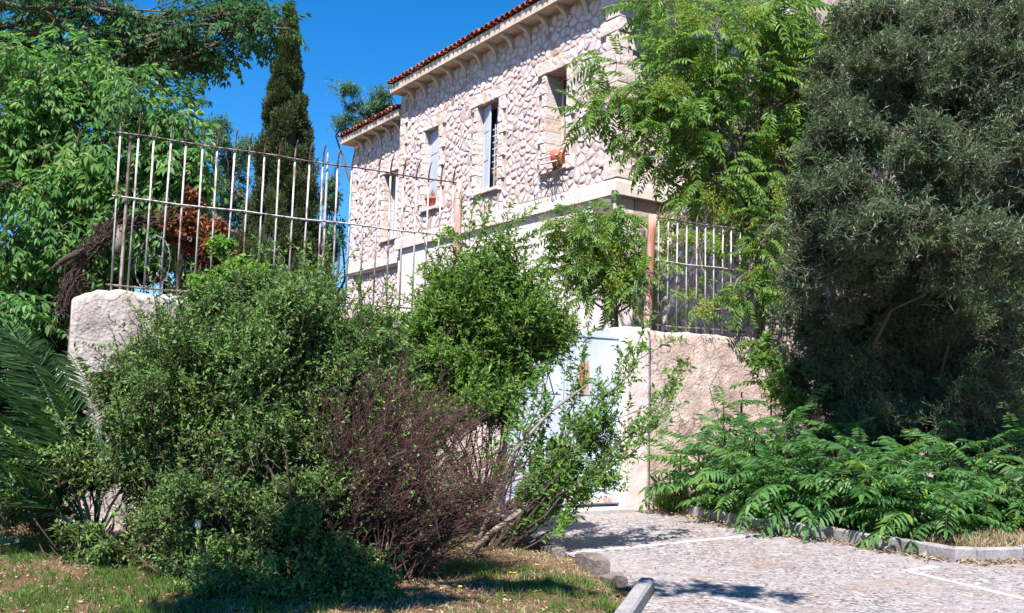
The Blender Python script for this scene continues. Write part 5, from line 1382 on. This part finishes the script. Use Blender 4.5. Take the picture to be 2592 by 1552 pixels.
# bare purple-brown twiggy shrub
base = (-1.13, 8.25, -0.10)
tw = empty('bare_shrub', base); tag(tw, 'leafless purplish brown twiggy shrub right of the big shrub', 'shrub'); B = np.array(base)
gs, gt = Geo(), Geo(); rr_ = np.random.default_rng(77)
n = 230
px_t = [(-1.37, 8.20, 1.40), (-1.22, 8.40, 1.47), (-1.24, 8.20, 0.95), (-0.93, 8.40, 1.48), (-0.81, 8.20, 0.92), (-1.30, 8.40, 1.55), (-1.02, 8.50, 1.63), (-0.69, 8.60, 1.49), (-0.38, 8.60, 1.27), (-0.11, 8.60, 1.05), (-0.03, 8.50, 0.84), (-0.84, 8.40, 1.27), (-0.47, 8.40, 0.95), (-1.07, 8.20, 1.20), (-0.17, 8.40, 0.67), (-1.32, 8.20, 1.05), (-0.59, 8.20, 0.68)]
T = np.array(px_t)[rr_.integers(0, len(px_t), n)] + rr_.normal(size=(n, 3)) * np.array([.14, .2, .14]) - B
A = rr_.normal(size=(n, 3)) * np.array([.22, .16, 0])
P = poly_curve(A, T, np.array([-.06, 0, .10]) + rr_.normal(size=(n, 3)) * .05, 7)
tubes(gs, P, np.linspace(1, .3, 7)[None] * rr_.uniform(.004, .010, (n, 1)), 5, rr_.random(n))
a, tg = along(P, 22, .35, 1.0); a = a.reshape(-1, 3); tg = tg.reshape(-1, 3); k = len(a)
e = a + norm(tg + rdir(k) * .75 + np.array([.25, 0, .1])) * rr_.uniform(.08, .30, (k, 1))
Q = poly_curve(a, e, rdir(k) * .02, 3); tubes(gt, Q, np.broadcast_to(np.array([.0034, .0028, .0015]), (k, 3)), 3, rr_.random(k), cap=False)
a2, tg2 = along(Q, 3, .3, 1.0); a2 = a2.reshape(-1, 3); tg2 = tg2.reshape(-1, 3); k2 = len(a2)
e2 = a2 + norm(tg2 + rdir(k2) * .8) * rr_.uniform(.03, .12, (k2, 1)); tubes(gt, poly_curve(a2, e2, rdir(k2) * .01, 2), np.broadcast_to(np.array([.0022, .0012]), (k2, 2)), 3, cap=False)
gs.build('stems', M['purple_twig'], tw, True); o = gt.build('twigs', M['purple_twig'], tw); o['kind'] = 'stuff'
gl = Geo(); sel = rr_.choice(k2, 4200, replace=False); leaves(gl, e2[sel], rdir(4200), rdir(4200), .036, .018, rr_.random(4200)); o = gl.build('foliage', M['shrub_leaf'], tw); o['kind'] = 'stuff'

# --- grass, straw, litter, flowers
def scatter(poly, n, seed):
    r0 = np.random.default_rng(seed); xs_ = [p[0] for p in poly]; ys_ = [p[1] for p in poly]; out = []
    while len(out) < n:
        x, y = r0.uniform(min(xs_), max(xs_)), r0.uniform(min(ys_), max(ys_))
        if inside(x, y, poly): out.append((x, y))
    return np.array(out)
VIS = [(-5.4, 7.0), (-3.6, 5.9), (0.62, 6.2), (0.95, 8.0), (0.8, 9.2), (0.55, 9.9), (0.2, 10.9), (-1.2, 10.2), (-3.2, 9.6), (-5.6, 10.0)]
def blades(name, pts, zf, hgt, mat, kind, dens, seed, flat=.5, w=.006):
    r0 = np.random.default_rng(seed)
    keep = np.array([r0.random() < dens(x, y) for x, y in pts]); p = pts[keep]; n = len(p)
    z = np.array([zf(x, y) for x, y in p]) - .01
    d = norm(np.column_stack([r0.normal(0, flat, n), r0.normal(0, flat, n), np.ones(n)]))
    g = Geo(); leaves(g, np.column_stack([p, z]), d, norm(r0.normal(size=(n, 3)) * np.array([1, 1, .2])), hgt * r0.uniform(.4, 1.3, n), w, r0.random(n), 'kite', .35, .1)
    o = g.build(name, M[mat]); return tag(o, kind=kind)
def tufts(poly, n, k, sp, seed):
    c = scatter(poly, n, seed); r0 = np.random.default_rng(seed + 1)
    p = np.repeat(c, k, 0) + r0.normal(size=(n * k, 2)) * sp * np.repeat(r0.uniform(.4, 1.6, (n, 1)), k, 0)
    return p
def patch(x, y, o_): return noise.noise((x * .9 + o_, y * .9, o_)) + .5 * noise.noise((x * 2.6, y * 2.6, o_))
pts = tufts(VIS, 2600, 20, .035, 3)
tag(blades('lawn_grass', pts, lawn_z, .075, 'grass', 'stuff', lambda x, y: max(.03, min(1, .35 + 1.3 * patch(x, y, 4) + (.55 if x < -2.2 else -.15))), 7), 'short green grass on the lawn under the shrubs', 'grass')
pts = tufts(VIS, 1900, 20, .05, 4)
tag(blades('dry_grass', pts, lawn_z, .05, 'straw', 'stuff', lambda x, y: max(.05, min(1, .35 - 1.1 * patch(x, y, 4) + (.4 if x > -2.0 else -.15))), 8, 1.3), 'dry yellow grass between the shrub and the driveway', 'grass')
pts = scatter([(4.75, 10.95), (5.2, 10.55), (5.8, 10.78), (7.2, 11.3), (7.6, 11.9), (5.3, 11.4)], 6500, 5)
tag(blades('dry_grass', pts, lambda x, y: .11, .15, 'straw', 'stuff', lambda x, y: min(1, .75 + patch(x, y, 1)), 9, .35, .007), 'tall dry straw grass behind the right kerb', 'grass')
pts = scatter([(2.3, 14.9), (2.35, 14.3), (2.75, 13.9), (2.9, 14.8)], 1500, 6)
tag(blades('kerb_grass', pts, lambda x, y: .06, .22, 'grass', 'stuff', lambda x, y: 1, 10, .5), 'tuft of grass at the foot of the gate pillar', 'grass')
g = Geo(); r0 = np.random.default_rng(15); L_ = []
for i in range(len(KERB) - 2):
    a, b_ = np.array(KERB[i]), np.array(KERB[i + 1]); k = int(np.linalg.norm(b_ - a) * 150)
    d = norm(b_ - a); n_ = np.array([d[1], -d[0]])
    L_.append(a + (b_ - a) * r0.random((k, 1)) + n_ * -1 * (-np.abs(r0.normal(0, .11, (k, 1))) - .015) * (1 if n_[1] < 0 or True else 1))
L_ = np.concatenate(L_)
k = len(L_); leaves(g, np.column_stack([L_, r0.uniform(.02, .045, k)]), np.column_stack([r0.normal(size=(k, 2)), r0.normal(0, .2, k)]), np.column_stack([r0.normal(0, .4, (k, 2)), np.ones(k)]), r0.uniform(.04, .09, k), r0.uniform(.015, .035, k), r0.random(k), 'long', .2)
p2 = scatter([(.2, 12.5), (.8, 9.9), (1.2, 8.2), (3.5, 8), (4.6, 10.5), (2.4, 14.2)], 260, 12); k = len(p2)
leaves(g, np.column_stack([p2, np.full(k, .024)]), np.column_stack([r0.normal(size=(k, 2)), r0.normal(0, .1, k)]), np.column_stack([r0.normal(0, .3, (k, 2)), np.ones(k)]), r0.uniform(.03, .06, k), .02, r0.random(k), 'kite')
tag(g.build('leaf_litter', M['litter']), 'dry brown fallen leaves gathered along the kerb', 'leaf litter', kind='stuff')
g = Geo(); p3 = tufts(VIS, 420, 8, .10, 13); k = len(p3)
leaves(g, np.column_stack([p3, np.array([lawn_z(x, y) for x, y in p3]) + .012]), np.column_stack([r0.normal(size=(k, 2)), r0.normal(0, .25, k)]), np.column_stack([r0.normal(0, .5, (k, 2)), np.ones(k)]), r0.uniform(.025, .06, k), r0.uniform(.012, .024, k), r0.random(k), 'kite')
tag(g.build('leaf_litter', M['litter']), 'scattered brown leaf litter on the soil under the big shrub', 'leaf litter', kind='stuff')
fl = [(-1.10, 7.56), (-1.00, 7.45), (-0.70, 7.41), (0.31, 7.95), (0.29, 8.63), (0.07, 8.23), (0.50, 10.87), (0.53, 10.16), (-0.41, 7.40), (0.59, 8.98), (-1.16, 7.34), (-0.33, 7.59), (-2.34, 7.29)]
g = Geo()
for (x, y) in fl:
    for q in range(2):
        c = np.array([x + rnd.uniform(-.03, .03), y + rnd.uniform(-.03, .03), lawn_z(x, y) + rnd.uniform(.05, .10)]); k = 9
        aa = np.linspace(0, 2 * np.pi, k, endpoint=False)
        leaves(g, np.repeat(c[None], k, 0), np.stack([np.cos(aa), np.sin(aa), 0 * aa + .35], -1), np.tile([0, 0, 1.0], (k, 1)), .018, .010, .5, mat=0)
        tubes(g, [[c + np.array([.01, 0, -.09]), c]], [[.0015, .0015]], 3, .5, 1)
tag(g.build('yellow_flowers', [M['flower'], M['grass']]), 'tiny yellow wild flowers in the dry lawn', 'flowers', kind='stuff')
# crumpled paper caught in the shrub
c = (-2.53, 7.85, 0.54)
o = rock('litter_paper', c, (.03, .02, .045), 'paper', 4.4, amp=.7); tag(o, 'scrap of white paper caught low in the big shrub', 'paper')

# street tree outside the picture whose branches dapple the lawn and the paving
st_b = (-3.0, -1.5, 0); st = empty('street_tree', st_b); tag(st, 'leafy street tree standing behind the viewer outside the picture', 'tree'); B = np.array(st_b)
blobs = [(-2.7, 3.55, 6.0, .9, .5, .4), (-1.9, 3.6, 6.0, .9, .5, .4), (-2.4, 4.2, 6.1, .7, .25, .3), (-1.0, 4.2, 6.1, .7, .25, .25), (-3.4, 1.9, 6.6, 1.4, 1.2, 1.0), (-2.4, .3, 6.8, 1.6, 1.3, 1.2), (.4, 4.4, 6.3, .9, .10, .12), (1.2, 4.2, 6.4, .7, .08, .1), (.7, 4.7, 6.2, .8, .08, .1), (-4.2, 0.0, 6.4, 1.4, 1.4, 1.0)]
ends, nor, C = clump_points(blobs, 3400, .5, 12, .42, 141); gl, gs = Geo(), Geo()
tubes(gs, [[(0, 0, 0), (.05, .1, 3), (.1, .3, 6.3)]], [[.22, .18, .13]], 9)
limbs(gs, (.1, .3, 6.3), C[rng.choice(len(C), 30)] - B, .05)
leafy(gl, gs, ends - B - norm(nor) * .4, ends - B, 12, .12, .05)
gs.build('trunk', M['bark'], st, True); o = gl.build('crown', M['dark_leaf'], st); o['kind'] = 'stuff'
